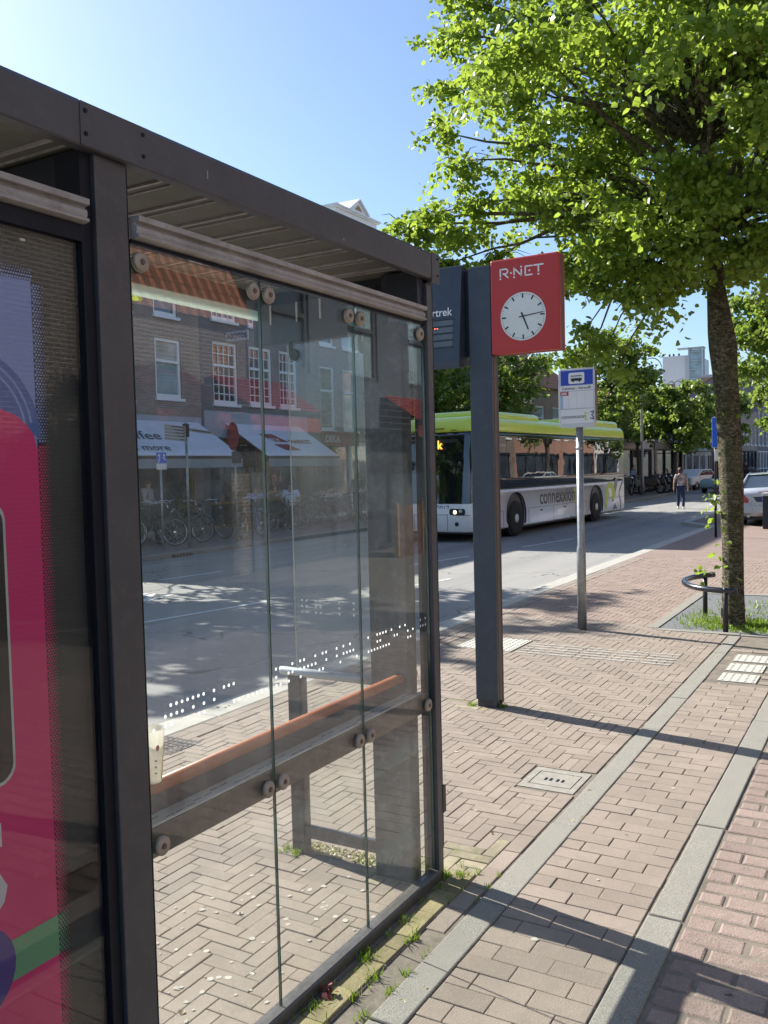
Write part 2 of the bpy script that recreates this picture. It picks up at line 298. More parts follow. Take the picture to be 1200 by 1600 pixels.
# ---------------------------------------------------------------- mesh helpers
def link(o, parent=None):
    COL.objects.link(o)
    if parent is not None: o.parent = parent
    return o
def tag(o, label=None, cat=None, group=None, kind=None):
    if label: o['label'] = label
    if cat: o['category'] = cat
    if group: o['group'] = group
    if kind: o['kind'] = kind
    return o
def empty(name, loc, label, cat, group=None, rz=0):
    o = bpy.data.objects.new(name, None); o.empty_display_size = .1; o.location = loc; o.rotation_euler = (0, 0, rz)
    link(o); return tag(o, label, cat, group)
def copy_tree(o, parent=None):
    c = o.copy(); COL.objects.link(c)
    if parent is not None: c.parent = parent
    for ch in list(o.children): copy_tree(ch, c)
    return c
class MB:
    def __init__(s): s.v = []; s.f = []; s.m = []; s.sm = []
    def add(s, vs, fs, mi=0, smooth=False):
        b = len(s.v); s.v += [tuple(v) for v in vs]
        for f in fs: s.f.append([i+b for i in f]); s.m.append(mi); s.sm.append(smooth)
        return s
    def box(s, x0, x1, y0, y1, z0, z1, mi=0):
        v = [(x, y, z) for z in (z0, z1) for y in (y0, y1) for x in (x0, x1)]
        return s.add(v, [(0, 2, 3, 1), (4, 5, 7, 6), (0, 1, 5, 4), (2, 6, 7, 3), (0, 4, 6, 2), (1, 3, 7, 5)], mi)
    def obox(s, c, size, mtx, mi=0):
        v = [mtx @ Vector((c[0]+size[0]*(i-.5), c[1]+size[1]*(j-.5), c[2]+size[2]*(k-.5))) for k in (0, 1) for j in (0, 1) for i in (0, 1)]
        return s.add(v, [(0, 2, 3, 1), (4, 5, 7, 6), (0, 1, 5, 4), (2, 6, 7, 3), (0, 4, 6, 2), (1, 3, 7, 5)], mi)
    def bar(s, p0, p1, w, h, mi=0):
        p0 = Vector(p0); p1 = Vector(p1); d = (p1-p0).normalized(); a = d.cross(Vector((0, 0, 1)))
        if a.length < .01: a = Vector((1, 0, 0))
        a.normalize(); b = a.cross(d)
        v = [p+a*w*.5*i+b*h*.5*j for p in (p0, p1) for i, j in ((-1, -1), (1, -1), (1, 1), (-1, 1))]
        return s.add(v, [(0, 1, 2, 3), (7, 6, 5, 4), (0, 4, 5, 1), (1, 5, 6, 2), (2, 6, 7, 3), (3, 7, 4, 0)], mi)
    def tube(s, pts, rs, n=10, mi=0, caps=True, closed=False):
        pts = [Vector(p) for p in pts]
        if not hasattr(rs, '__len__'): rs = [rs]*len(pts)
        K = len(pts); base = len(s.v); prev = None
        for i, p in enumerate(pts):
            d = (pts[(i+1) % K]-pts[i-1]) if closed else (pts[min(i+1, K-1)]-pts[max(i-1, 0)])
            d.normalize()
            if prev is None:
                a = d.cross(Vector((0, 0, 1)));
                if a.length < .05: a = d.cross(Vector((1, 0, 0)))
            else: a = prev-d*prev.dot(d)
            a.normalize(); prev = a; b = d.cross(a)
            for k in range(n):
                t = 2*math.pi*k/n; s.v.append(tuple(p+(a*math.cos(t)+b*math.sin(t))*rs[i]))
        for i in range(K if closed else K-1):
            for k in range(n):
                a0 = base+i*n+k; a1 = base+i*n+(k+1) % n; j = (i+1) % K; b0 = base+j*n+k; b1 = base+j*n+(k+1) % n
                s.f.append([a0, a1, b1, b0]); s.m.append(mi); s.sm.append(True)
        if caps and not closed:
            s.f.append([base+k for k in range(n)][::-1]); s.m.append(mi); s.sm.append(False)
            s.f.append([base+(K-1)*n+k for k in range(n)]); s.m.append(mi); s.sm.append(False)
        return s
    def lathe(s, prof, c=(0, 0, 0), axis='Z', n=24, mi=0):
        """prof: list of (r, h) along axis"""
        base = len(s.v)
        for r, h in prof:
            for k in range(n):
                t = 2*math.pi*k/n; a, b = r*math.cos(t), r*math.sin(t)
                p = {'Z': (a, b, h), 'X': (h, a, b), 'Y': (a, h, -b)}[axis]
                s.v.append((c[0]+p[0], c[1]+p[1], c[2]+p[2]))
        for i in range(len(prof)-1):
            for k in range(n):
                a0 = base+i*n+k; a1 = base+i*n+(k+1) % n
                s.f.append([a0, a1, a1+n, a0+n]); s.m.append(mi); s.sm.append(True)
        s.f.append([base+k for k in range(n)][::-1]); s.m.append(mi); s.sm.append(False)
        s.f.append([base+(len(prof)-1)*n+k for k in range(n)]); s.m.append(mi); s.sm.append(False)
        return s
    def prism(s, pts, frame, thick, mi=0):
        """pts 2D -> frame(u,v,w); extruded w from 0 to thick"""
        n = len(pts); v = [frame(u, w, 0) for u, w in pts]+[frame(u, w, thick) for u, w in pts]
        return s.add(v, [list(range(n))[::-1], list(range(n, 2*n))]+[(i, (i+1) % n, n+(i+1) % n, n+i) for i in range(n)], mi)
    def quad(s, a, b, c, d, mi=0): return s.add([a, b, c, d], [(0, 1, 2, 3)], mi)
    def ell(s, c, r, n=12, mi=0, rings=8):
        prof = [(max(1e-4, math.sin(math.pi*i/rings)), -math.cos(math.pi*i/rings)) for i in range(rings+1)]
        b = len(s.v); s.lathe(prof, (0, 0, 0), 'Z', n, mi)
        for i in range(b, len(s.v)):
            x, y, z = s.v[i]; s.v[i] = (c[0]+x*r[0], c[1]+y*r[1], c[2]+z*r[2])
        return s
    def text(s, txt, size, frame, depth=.001, mi=0, align='LEFT', sx=1.0, shear=0, offset=0):
        cu = bpy.data.curves.new('tmp', 'FONT'); cu.body = txt; cu.size = size; cu.extrude = 0; cu.align_x = align
        cu.shear = shear; cu.offset = offset; cu.resolution_u = 3
        o = bpy.data.objects.new('tmp', cu); COL.objects.link(o)
        dg = bpy.context.evaluated_depsgraph_get(); me = o.evaluated_get(dg).to_mesh()
        s.add([frame(v.co.x*sx, v.co.y, depth) for v in me.vertices], [list(p.vertices) for p in me.polygons], mi)
        o.evaluated_get(dg).to_mesh_clear(); bpy.data.objects.remove(o); bpy.data.curves.remove(cu); return s
    def build(s, name, mats, parent=None, loc=None, bevel=0, fix=True, smooth_all=False):
        me = bpy.data.meshes.new(name); me.from_pydata(s.v, [], s.f); me.validate()
        if not isinstance(mats, (list, tuple)): mats = [mats]
        for m in mats: me.materials.append(m)
        if len(me.polygons) == len(s.m):
            me.polygons.foreach_set('material_index', s.m)
            me.polygons.foreach_set('use_smooth', [True]*len(s.m) if smooth_all else s.sm)
        if fix and len(s.f) < 20000:
            bm = bmesh.new(); bm.from_mesh(me); bmesh.ops.recalc_face_normals(bm, faces=bm.faces); bm.to_mesh(me); bm.free()
        me.update()
        o = bpy.data.objects.new(name, me); link(o, parent)
        if loc: o.location = loc
        if bevel:
            b = o.modifiers.new('bevel', 'BEVEL'); b.width = bevel; b.segments = 2; b.limit_method = 'ANGLE'; b.angle_limit = R(40)
        return o
def build_each(mb, name, m, parent):
    par = list(range(len(mb.v)))
    def fnd(i):
        while par[i] != i: par[i] = par[par[i]]; i = par[i]
        return i
    for f in mb.f:
        for i in f[1:]: par[fnd(i)] = fnd(f[0])
    grp = {}
    for k, f in enumerate(mb.f): grp.setdefault(fnd(f[0]), []).append(k)
    for ks in grp.values():
        b2 = MB(); mp = {}
        for k in ks:
            for i in mb.f[k]:
                if i not in mp: mp[i] = len(b2.v); b2.v.append(mb.v[i])
            b2.f.append([mp[i] for i in mb.f[k]]); b2.m.append(mb.m[k]); b2.sm.append(mb.sm[k])
        b2.build(name, m, parent)
def FX(X, Y0=0, Z0=0): return lambda u, v, w: (X-w, Y0-u, Z0+v)      # faces -X (u runs to the viewer's right)
def FY(Y, X0=0, Z0=0): return lambda u, v, w: (X0+u, Y-w, Z0+v)      # faces -Y
def FG(z, X0=0, Y0=0): return lambda u, v, w: (X0+v, Y0-u, z+w)      # lies on the ground, read looking along +X
def circle(n, r, cx=0, cy=0): return [(cx+r*math.cos(2*math.pi*k/n), cy+r*math.sin(2*math.pi*k/n)) for k in range(n)]
def rrect(x0, x1, y0, y1, r, n=5):
    p = []
    for cx, cy, a in ((x1-r, y1-r, 0), (x0+r, y1-r, 90), (x0+r, y0+r, 180), (x1-r, y0+r, 270)):
        for k in range(n+1):
            t = R(a+90*k/n); p.append((cx+r*math.cos(t), cy+r*math.sin(t)))
    return p
def stroke(mb, pts, w, frame, th, mi=0):
    for a, b in zip(pts[:-1], pts[1:]):
        a = Vector(a); b = Vector(b); d = (b-a).normalized(); n = Vector((-d.y, d.x))*w/2
        mb.prism([a+n, b+n, b-n, a-n], frame, th, mi)
    for p in pts: mb.prism(circle(10, w/2, *p), frame, th*.98, mi)
def polysheet(pts, z): return MB().add([(x, y, z) for x, y in pts], [list(range(len(pts)))])

# ================================================================= SETTING: ground, road, paving
MB().add([(-80, -80, -.16), (400, -80, -.16), (400, 200, -.16), (-80, 200, -.16)], [(0, 1, 2, 3)]).build('ground', M['joint'])['kind'] = 'structure'
road = [(-40, 4.6), (26, 4.6), (27.5, 5.6), (140, 7.4), (140, 12.6), (66, 12.2), (46, 11.0), (36, 12.9), (28, 14.3), (-40, 14.3)]
polysheet(road, -.1).build('road', M['asphalt'])['kind'] = 'structure'
# near sidewalk: bedding sheet, then real paving units on it
polysheet([(-12, -8), (140, -8), (140, 7.4), (27.5, 5.6), (26, 4.42), (-12, 4.42)], -.006).build('pavement_bedding', M['joint'])['kind'] = 'structure'
polysheet([(17, -6.5), (140, -6.5), (140, 7.4), (27.5, 5.6), (26, 4.36), (17, 4.36)], -.002).build('pavement', M['pave_far'])['kind'] = 'structure'
MB().box(-40, 140, 14.6, 60, -.15, -.003).build('opposite_pavement', M['pave_opp'])['kind'] = 'structure'
b = MB(); b.add([(28, 14.6, -.004), (36, 13.2, -.004), (46, 11.3, -.004), (66, 12.5, -.004), (140, 12.9, -.004), (140, 14.6, -.004)], [(0, 1, 2, 3, 4, 5)])
b.build('pavement_bay', M['pave_opp'])['kind'] = 'structure'
def bricks(name, cells, m, gap=.0022, bev=.0035, h=0.0, jz=.0016, tilt=.006, depth=.012):
    """cells: (x0,x1,y0,y1) rectangles -> chamfered paving bricks as one sheet"""
    V = []; F = []
    for x0, x1, y0, y1 in cells:
        g = gap*.5*random.choice((.3, .7, 1, 1.2, 2.2))
        jx = random.uniform(-.0012, .0012); jy = random.uniform(-.0012, .0012)
        x0 += g+jx; x1 -= g-jx; y0 += g+jy; y1 -= g-jy
        dz = random.uniform(-jz, jz); tx = random.uniform(-tilt, tilt); ty = random.uniform(-tilt, tilt); cx, cy = (x0+x1)/2, (y0+y1)/2
        b = len(V); z = lambda x, y: h+dz+tx*(x-cx)+ty*(y-cy)
        for r, k in ((0, 3), (0, 2), (1, 1), (2, 0)):
            e = (0, 0, bev*.35, bev)[3-k] if k != 3 else 0
            dd = {3: -depth, 2: -bev, 1: -bev*.3, 0: 0}[k]
            for x, y in ((x0+e, y0+e), (x1-e, y0+e), (x1-e, y1-e), (x0+e, y1-e)): V.append((x, y, z(x, y)+dd))
        for r in range(3):
            for k in range(4): F.append((b+r*4+k, b+r*4+(k+1) % 4, b+r*4+4+(k+1) % 4, b+r*4+4+k))
        F.append((b+12, b+13, b+14, b+15))
    me = bpy.data.meshes.new(name); me.from_pydata(V, [], F); me.materials.append(m); me.update()
    o = bpy.data.objects.new(name, me); link(o); o['kind'] = 'structure'; return o
def inside(c, boxes): return any(c[0] < b[1]-.01 and c[1] > b[0]+.01 and c[2] < b[3]-.01 and c[3] > b[2]+.01 for b in boxes)
U = .0685
man = (4.60, 4.98, 1.53, 1.86); tac1 = (8.0, 8.62, 3.22, 4.0); pit = (9.75, 12.6, .55, 2.25)
h1 = []; mossy = set()
def clipc(c, b):
    if not inside(c, [b]): return c
    cand = [(c[0], min(c[1], b[0]), c[2], c[3]), (max(c[0], b[1]), c[1], c[2], c[3]), (c[0], c[1], c[2], min(c[3], b[2])), (c[0], c[1], max(c[2], b[3]), c[3])]
    cand = [q for q in cand if q[1]-q[0] > .018 and q[3]-q[2] > .018]
    return max(cand, key=lambda q: (q[1]-q[0])*(q[3]-q[2])) if cand else None
x_max = 9.8
nx = int(17/U)+4
for i in range(-3, nx):
    for j in range(-2, int(3/U)):
        k = (i-j) % 6; x = i*U; y = 1.60+j*U
        if k == 0: c = (x, x+3*U, y, y+U)
        elif k == 5: c = (x, x+U, y, y+3*U)
        else: continue
        c = (max(c[0], -.2), c[1], max(c[2], 1.60), min(c[3], 4.15))
        for bx_ in (man, tac1, pit): c = clipc(c, bx_) if c else None
        if not c or c[3]-c[2] < .02 or c[1]-c[0] < .02: continue
        (h1 if True else h1).append(c)
for c in h1:
    d_ = math.hypot((c[0]-3.45)*.9, (c[2]-1.68)*1.3); e_ = math.hypot(c[0]-6.05, c[2]-2.6)
    if random.random() < math.exp(-(d_/.30)**2)*.9 or random.random() < math.exp(-(e_/.16)**2)*.7: mossy.add(c)
bricks('herringbone_paving', [c for c in h1 if c[0] < 9.9 and c not in mossy], M['paver'])
bricks('mossy_paving', [c for c in h1 if c in mossy], M['paver_moss'])
bricks('far_herringbone_paving', [c for c in h1 if c[0] >= 9.9], M['paver_red'])
edge = [(x*.2, x*.2+.2, 1.515, 1.60) for x in range(0, 85) if not inside((x*.2, x*.2+.2, 1.515, 1.60), [man, pit])]
bricks('edge_course_paving', [c for c in edge if c[0] >= 3.0], M['paver'])
rows = []
for i in range(0, 86):
    x = i*.104
    if x > 9.3: break
    off = (i % 2)*.105; y = .86-off
    while y < 1.37:
        c = (x, x+.104, max(.865, y), min(1.375, y+.21)); y += .21
        if c[3]-c[2] > .03 and not inside(c, [(7.55, 8.83, .96, 1.30)]): rows.append(c)
bricks('walkway_paving', rows, M['paver'])
rows = []
for i in range(88, 165):
    x = i*.104; off = (i % 2)*.105; y = -1.0-off
    while y < 1.6:
        c = (x, x+.104, y, min(1.6, y+.21)); y += .21
        if x > 9.7 and not inside(c, [pit]): rows.append(c)
bricks('outer_paving', rows, M['paver_red'])
rows = []
for i in range(0, 140):
    x = i*.112; off = (i % 2)*.12; y = .715+off
    if x > 9.6: break
    while y > -3.0:
        c = (x, x+.112, max(-3, y-.235), min(.715, y)); y -= .235
        if c[3]-c[2] > .03: rows.append(c)
bricks('rumble_paving', rows, M['rumble'], gap=.007, bev=.012, h=-.002, jz=.003, tilt=.012, depth=.014)
st = []
for i in range(0, 11):
    st.append((i*.9-.3, i*.9+.6, 1.375, 1.50))
bricks('inner_kerb_strip', [c for c in st if c[1] < 9.7], M['stone'], gap=.006, bev=.006, h=.003)
bricks('outer_kerb_strip', [(i*1.0-.5, i*1.0+.5, .72, .86) for i in range(0, 10)], M['stone'], gap=.006, bev=.006, h=.003)
bricks('roadside_kerb', [(i*1.0-6, i*1.0-5, 4.35, 4.60) for i in range(0, 32)], M['concrete'], gap=.006, bev=.015, h=0, depth=.14)
bricks('roadside_course', [(i*.2-2, i*.2-1.8, 4.15, 4.25) for i in range(0, 95)]+[(i*.2-2, i*.2-1.8, 4.25, 4.35) for i in range(0, 95)], M['paver'])
bricks('gutter_band', [(i*.3-6, i*.3-5.7, 4.60, 4.86) for i in range(0, 108)], M['concrete'], gap=.004, bev=.003, h=-.09, depth=.02)
MB().box(26, 140, 4.4, 4.6, -.14, -.0)
bricks('opposite_kerb', [(i*1.0-30, i*1.0-29, 14.3, 14.6) for i in range(0, 58)], M['stone'], gap=.006, bev=.015, h=0.002, depth=.14)
for i, (a, c) in enumerate((((28, 14.3), (36, 12.9)), ((36, 12.9), (46, 11.0)), ((46, 11.0), (66, 12.2)), ((66, 12.2), (140, 12.6)))):
    MB().bar((a[0], a[1]+.15, -.07), (c[0], c[1]+.15, -.07), .3, .14).build('bay_kerb', M['stone'])['kind'] = 'structure'
for a, c in (((26, 4.5), (27.5, 5.6)), ((27.5, 5.6), (140, 7.4))):
    MB().bar((a[0], a[1]-.1, -.07), (c[0], c[1]-.1, -.07), .25, .141).build('bay_kerb', M['concrete'])['kind'] = 'structure'
# light pebbles/gum spots trodden onto the paving
b = MB()
for k in range(240):
    x, y = random.uniform(1.2, 9), random.uniform(.8, 3.9)
    if k < 110: x, y = random.uniform(1.7, 3.3), random.uniform(1.75, 2.6)
    r = random.uniform(.004, .014); pts = [(x+r*random.uniform(.7, 1.2)*math.cos(t*.7854), y+r*random.uniform(.7, 1.2)*math.sin(t*.7854)) for t in range(8)]
    b.add([(p, q, .0026) for p, q in pts], [list(range(8))])
tag(b.build('gum_spots', mat('gum_grey', (.43, .40, .35), .85)), kind='stuff', label='pale flattened gum spots on the paving', cat='gum')
_P = np.stack([rng.uniform(2, 12, 70), rng.uniform(.3, 4.2, 70), np.full(70, .006)], 1); _P[:30, 1] = 1.44+rng.normal(size=30)*.03; _P[30:45, 1] = 4.5+rng.normal(size=15)*.05
DEBRIS = _P
# road markings
b = MB()
def dash(p, q, w): b.bar((*p, -.0955), (*q, -.0955), w, .001)
dash((11.7, 11.5), (13.2, 11.3), .1); dash((8.0, 8.45), (10.4, 8.0), .09); dash((14.9, 8.35), (17.2, 7.9), .09); dash((19.5, 7.6), (22, 7.2), .09)
dash((40, 7.0), (80, 9.2), .12); dash((12.0, 6.9), (13.6, 6.6), .08)
b.build('lane_marking', M['paint'])['kind'] = 'structure'
b = MB()
fr = lambda u, v, w: (8.15+v*1.0+u*.10, 10.55-u+v*.16, -.0955+w)
b.text('BUS', 1.15, lambda u, v, w: fr(u*.98, v*.95, w), 0, sx=.55, offset=.02)
b.text('LIJN', 1.15, lambda u, v, w: fr(u*.98-.05, v*.95+1.35, w), 0, sx=.55, offset=.02)
b.build('bus_lane_lettering', M['paint'])['kind'] = 'structure'

# manhole, tactile tiles, drains
t = empty('manhole_cover', (4.79, 1.695, 0), 'square concrete utility cover sunk among the bricks beside the kerb strip', 'manhole cover')
b = MB(); b.box(-.165, .183, -.163, .163, -.02, -.001); b.box(-.10, -.095, -.12, .12, -.001, .002); b.box(.115, .12, -.12, .12, -.001, .002); b.box(-.10, .12, -.125, -.12, -.001, .002); b.box(-.10, .12, .12, .125, -.001, .002)
b.build('cover', M['stone_lt'], t, bevel=.003)
b = MB()
for y in (-.05, -.02, .02, .05): b.box(-.02, .02, y-.006, y+.006, -.001, .0015)
build_each(b, 'lifting_slot', M['frame_dark'], t)
b = MB(); b.box(-.175, .175, -.165, .165, -.045, -.03); b.build('pit_floor', M['frame_dark'], t)
def tactile(x, y, n1, n2, label, s=.3):
    t = empty('tactile_tile', (x, y, 0), label, 'tactile tile', 'white studded tactile tiles')
    MB().box(0, s-.006, 0, s-.006, -.012, .003).build('tile', M['tactile'], t, bevel=.002)
    b = MB()
    for i in range(5):
        for j in range(5): b.lathe([(.014, .003), (.009, .0085)], (.03+i*.058, .03+j*.058, 0), 'Z', 8)
    b.build('studs', M['tactile'], t); return t
w1 = ['nearest', 'middle', 'farthest']
for i in range(3):
    tactile(7.60+i*.40, .985, 1, 1, f'{w1[i]} white studded tile of the three beside the right kerb strip')
for i in range(2):
    for j in range(2):
        tactile(8.0+i*.3, 3.25+j*.3, 1, 1, f"{['near','far'][i]} {['right','left'][j]} white studded tile behind the foot of the clock column")
b = MB()
for i in range(5):
    x = 7.98+.11*i; y = 3.2
    while y > 1.75:
        b.box(x, x+.02, y-.26, y, -.001, .0055); y -= .3
b.build('guidance_ribs', M['tactile'])['kind'] = 'structure'
t = empty('drain_grate', (4.30, 4.20, 0), 'small steel drain grate by the near kerb behind the paper cup', 'drain grate')
b = MB()
for i in range(7): b.box(-.15+i*.045, -.13+i*.045, -.16, .16, -.005, .003)
for i in range(8): b.box(-.15, .15, -.16+i*.043, -.15+i*.043, -.006, .0025)
b.build('grating', M['steel_dk'], t)
b = MB(); b.box(-.17, .17, -.18, .18, -.03, -.008); b.build('frame', M['frame_dark'], t)
t = empty('kerb_drain', (15.3, 14.28, -.1), 'dark gully inlet in the opposite kerb below the parked bicycles', 'drain')
b = MB(); b.box(-.3, .3, -.04, .02, .0, .07); b.build('opening', M['black'], t)
b = MB()
for i in range(6): b.box(-.27+i*.1, -.22+i*.1, -.05, -.04, .0, .07)
b.build('bars', M['steel_dk'], t)

# ================================================================= BUS SHELTER
def rootify(root, loc):
    root.location = loc
    for c in root.children: c.location = Vector(c.location)-Vector(loc)
shelter = empty('bus_shelter', (0, 0, 0), 'brown metal and glass bus shelter with a wooden leaning rail and poster panel', 'bus shelter')
S = shelter
Y0 = 1.74
def yzprof(pts, x0, x1, mb=None):
    mb = mb or MB(); n = len(pts)
    return mb.add([(x, y, z) for x in (x0, x1) for y, z in pts], [list(range(n)), list(range(n, 2*n))[::-1]]+[(i, (i+1) % n, n+(i+1) % n, n+i) for i in range(n)])
fa = yzprof([(Y0-.028, 2.600), (Y0-.032, 2.604), (Y0-.032, 2.700), (Y0-.026, 2.710), (Y0+.004, 2.714), (Y0+.004, 2.600)], -.6, 3.462).build('rear_fascia', M['frame'], S)
b = MB(); b.box(1.53, 1.755, Y0-.035, Y0-.031, 2.601, 2.706); b.build('joint_plate', M['frame'], fa, bevel=.0008)
b = MB(); b.box(3.395, 3.466, Y0-.0345, Y0-.031, 2.585, 2.712); b.build('end_plate', M['frame'], fa, bevel=.0008)
b = MB()
for x, z in ((1.545, 2.685), (1.545, 2.63), (1.735, 2.685), (1.735, 2.63), (3.447, 2.69), (3.447, 2.62)):
    b.lathe([(.006, 0), (.005, -.003)], (x, Y0-.035, z), 'Y', 10)
build_each(b, 'screw_head', M['frame_dark'], fa)
MB().box(-.6, 3.46, Y0+.006, 2.66, 2.66, 2.70).build('roof_deck', M['soffit'], S)
b = MB(); b.box(-.6, 3.42, Y0+.006, 2.60, 2.640, 2.659)
x = .2
sf_ = b.build('soffit', M['soffit'], S); b = MB()
while x < 3.4: b.box(x, x+.010, Y0+.01, 2.58, 2.632, 2.6395); b.box(x+.05, x+.054, Y0+.01, 2.58, 2.634, 2.6395); x += .19
b.build('soffit_ribs', M['gutter'], sf_)
MB().box(-.6, 3.46, 2.661, 2.70, 2.575, 2.712).build('front_fascia', M['frame'], S, bevel=.002)
MB().box(-.6, 3.42, 2.625, 2.634, 2.516, 2.562).build('light_diffuser', M['mint'], S, bevel=.001)
MB().box(3.425, 3.465, Y0+.006, 2.70, 2.585, 2.655).build('end_fascia', M['slate_dark'], S)
bm_ = MB().box(3.385, 3.425, 1.92, 2.66, 2.40, 2.58).build('end_beam', M['slate'], S, bevel=.002)
b = MB()
for y in (2.08, 2.27, 2.40, 2.55): b.box(3.378, 3.384, y-.004, y+.004, 2.49, 2.58)
build_each(b, 'clip', M['white'], bm_)
b = MB(); b.add([(1.985, Y0-.0325, 2.640), (1.989, Y0-.0325, 2.640), (1.990, Y0-.0325, 2.664), (1.987, Y0-.0325, 2.664)], [(0, 1, 2, 3)]); b.add([(2.70, Y0-.0325, 2.615), (2.712, Y0-.0325, 2.617), (2.708, Y0-.0325, 2.625)], [(0, 1, 2)])
b.build('scratches', M['gutter'], fa)
# posts
def post(x0, x1, y0, y1, z0, z1, m, name='post'): return MB().box(x0, x1, y0, y1, z0, z1).build(name, m, S, bevel=.003)
post(1.588, 1.694, Y0-.012, Y0+.02, 0, 2.6, M['frame']); MB().box(1.600, 1.690, Y0+.0205, Y0+.10, 0, 2.63).build('post_core', M['frame_dark'], S)
MB().box(1.695, 1.712, Y0+.004, Y0+.07, .02, 2.598).build('post_seal', M['frame_dark'], S)
MB().box(1.553, 1.587, Y0+.002, Y0+.09, .02, 2.600).build('post_seal', M['frame_dark'], S)
post(3.385, 3.432, Y0-.012, Y0+.06, 0, 2.585, M['frame'])
MB().box(3.433, 3.462, Y0+.0, Y0+.06, .12, 2.585).build('post_seal', M['frame_dark'], S)
wide = post(3.30, 3.383, 1.815, 2.00, 0, 2.42, M['post_grey'])
post(3.34, 3.40, 2.415, 2.485, 0, .84, M['post_grey'])
MB().box(1.60, 1.70, Y0+.101, 2.62, 2.44, 2.629).build('bracket', M['slate_dark'], S, bevel=.002)
MB().box(3.33, 3.384, Y0+.004, 1.92, 2.47, 2.629).build('bracket', M['slate_dark'], S, bevel=.002)
# rails
rp = [(Y0+.004, 2.418), (Y0-.018, 2.419), (Y0-.028, 2.422), (Y0-.029, 2.428), (Y0-.020, 2.432), (Y0-.023, 2.440), (Y0-.022, 2.450), (Y0-.014, 2.455), (Y0-.014, 2.459), (Y0-.031, 2.461), (Y0-.032, 2.476), (Y0+.004, 2.478)]
yzprof(rp, 1.714, 3.35).build('top_rail', M['gutter'], S, bevel=.001)
yzprof(rp, -.5, 1.552).build('top_rail', M['gutter'], S, bevel=.001)
MB().box(1.713, 3.384, Y0-.001, Y0+.03, 2.408, 2.4175).build('glazing_bead', M['frame_dark'], S)
yzprof([(Y0-.02, .0), (Y0-.02, .040), (Y0-.012, .046), (Y0+.03, .046), (Y0+.03, .0)], 1.695, 3.384).build('bottom_rail', M['steel_dk'], S)
yzprof([(Y0-.02, .0), (Y0-.02, .040), (Y0-.012, .046), (Y0+.03, .046), (Y0+.03, .0)], -.5, 1.587).build('bottom_rail', M['gutter'], S)
# panes with studs and dots
seams = [1.714, 2.264, 2.822, 3.382]; gy0, gy1 = Y0+.006, Y0+.016
k = 0
dots_rows = (1.160, 1.133, 1.106)
for i in range(3):
    a, c = seams[i]+.0015, seams[i+1]-.0015
    b = MB().box(a+.001, c-.001, gy0, gy1, .047, 2.4075)
    p = b.build('glass_pane', M['glass'], S, fix=True)
    e = MB(); e.box(a-.0004, a+.0006, gy0, gy1, .047, 2.407); e.box(c-.0006, c+.0004, gy0, gy1, .047, 2.407)
    e.build('polished_edge', M['glass_edge'], p)
    for xx in (a+.035, c-.042) if i else (a+.03, c-.042):
        for zz in (2.364, .785):
            s = MB().lathe([(.026, 0), (.0275, -.004), (.026, -.011), (.021, -.014), (.012, -.0135)], (xx, gy0-.0004, zz), 'Y', 28)
            s.build('stud', M['stud'], p)
            MB().lathe([(.0085, -.0), (.007, -.003), (.003, -.002)], (xx, gy0-.0142, zz), 'Y', 14, 0).build('screw', M['brownband'], p)
    d = MB(); x = a+.02
    while x < c-.02:
        ph = int((x-1.7)/.028)
        for r, z in enumerate(dots_rows):
            if random.random() < .47: d.add([(x+.0052*math.cos(t*.6283), gy0-.0008, z+.0052*math.sin(t*.6283)) for t in range(10)], [list(range(10))])
        x += .0225
    d.build('dot_marking', M['dot'], p)
# end wall
p = MB().box(3.386, 3.394, 2.002, 2.462, .875, 2.388).build('glass_pane', M['glass_end'], S)
e = MB(); e.box(3.386, 3.394, 2.4625, 2.4645, .875, 2.388); e.build('polished_edge', M['steel_lt'], p)
for yy in (2.045, 2.42):
    s = MB().lathe([(.026, 0), (.0275, -.004), (.024, -.012)], (3.3855, yy, 2.338), 'X', 24); s.build('stud', M['black'], p)
    MB().box(3.374, 3.3845, yy+.012, yy+.026, 2.345, 2.40).build('hanger', M['black'], p)
d = MB()
for i in range(16):
    for r, z in enumerate((1.195, 1.168, 1.141)):
        if (i*7+r*5+(i//3)*3) % 5 < 2: d.add([(3.3852, 2.03+i*.026+.006*math.cos(t*.6283), z+.006*math.sin(t*.6283)) for t in range(10)], [list(range(10))])
d.build('dot_marking', M['dot'], p)
MB().box(3.352, 3.36, 2.003, 2.412, .135, .83).build('glass_pane', M['glass_end'], S)
MB().tube([(3.36, 2.53, .856), (3.36, 2.525, .857), (3.36, 2.0, .857)], .021, 18).build('end_rail', M['steel_lt'], S)
MB().box(3.345, 3.375, 2.001, 2.414, .075, .130).build('kick_rail', M['post_grey'], S, bevel=.002)
# leaning rail
lr = MB().tube([(1.30, 1.86, .893), (3.43, 1.86, .893), (3.437, 1.86, .893)], [.0235, .0235, .017], 18).build('leaning_rail', M['wood'], S)
MB().box(1.30, 3.384, 1.838, 1.846, .800, .884).build('backing_plate', M['slate_dark'], lr)
b = MB(); b.box(1.30, 3.299, 1.772, 1.832, .829, .835); b.build('ledge', M['steel_lt'], lr)
b = MB(); x = 1.72
while x < 3.28:
    b.box(x, x+.035, 1.782+.012*(int(x*10) % 3), 1.785+.012*(int(x*10) % 3), .8352, .8358); x += .043
b.build('ledge_slots', M['frame_dark'], lr)
b = MB(); b.box(1.30, 3.384, 1.770, 1.81, .742, .826); b.build('channel', M['steel_dk'], lr, bevel=.004)
MB().tube([(3.29, 1.86, .84), (3.33, 1.87, .80), (3.33, 1.86, .76)], .02, 12).build('bracket', M['black'], lr)
MB().box(3.433, 3.464, Y0-.014, Y0-.001, .28, .40).build('hinge', M['black'], S, bevel=.002)
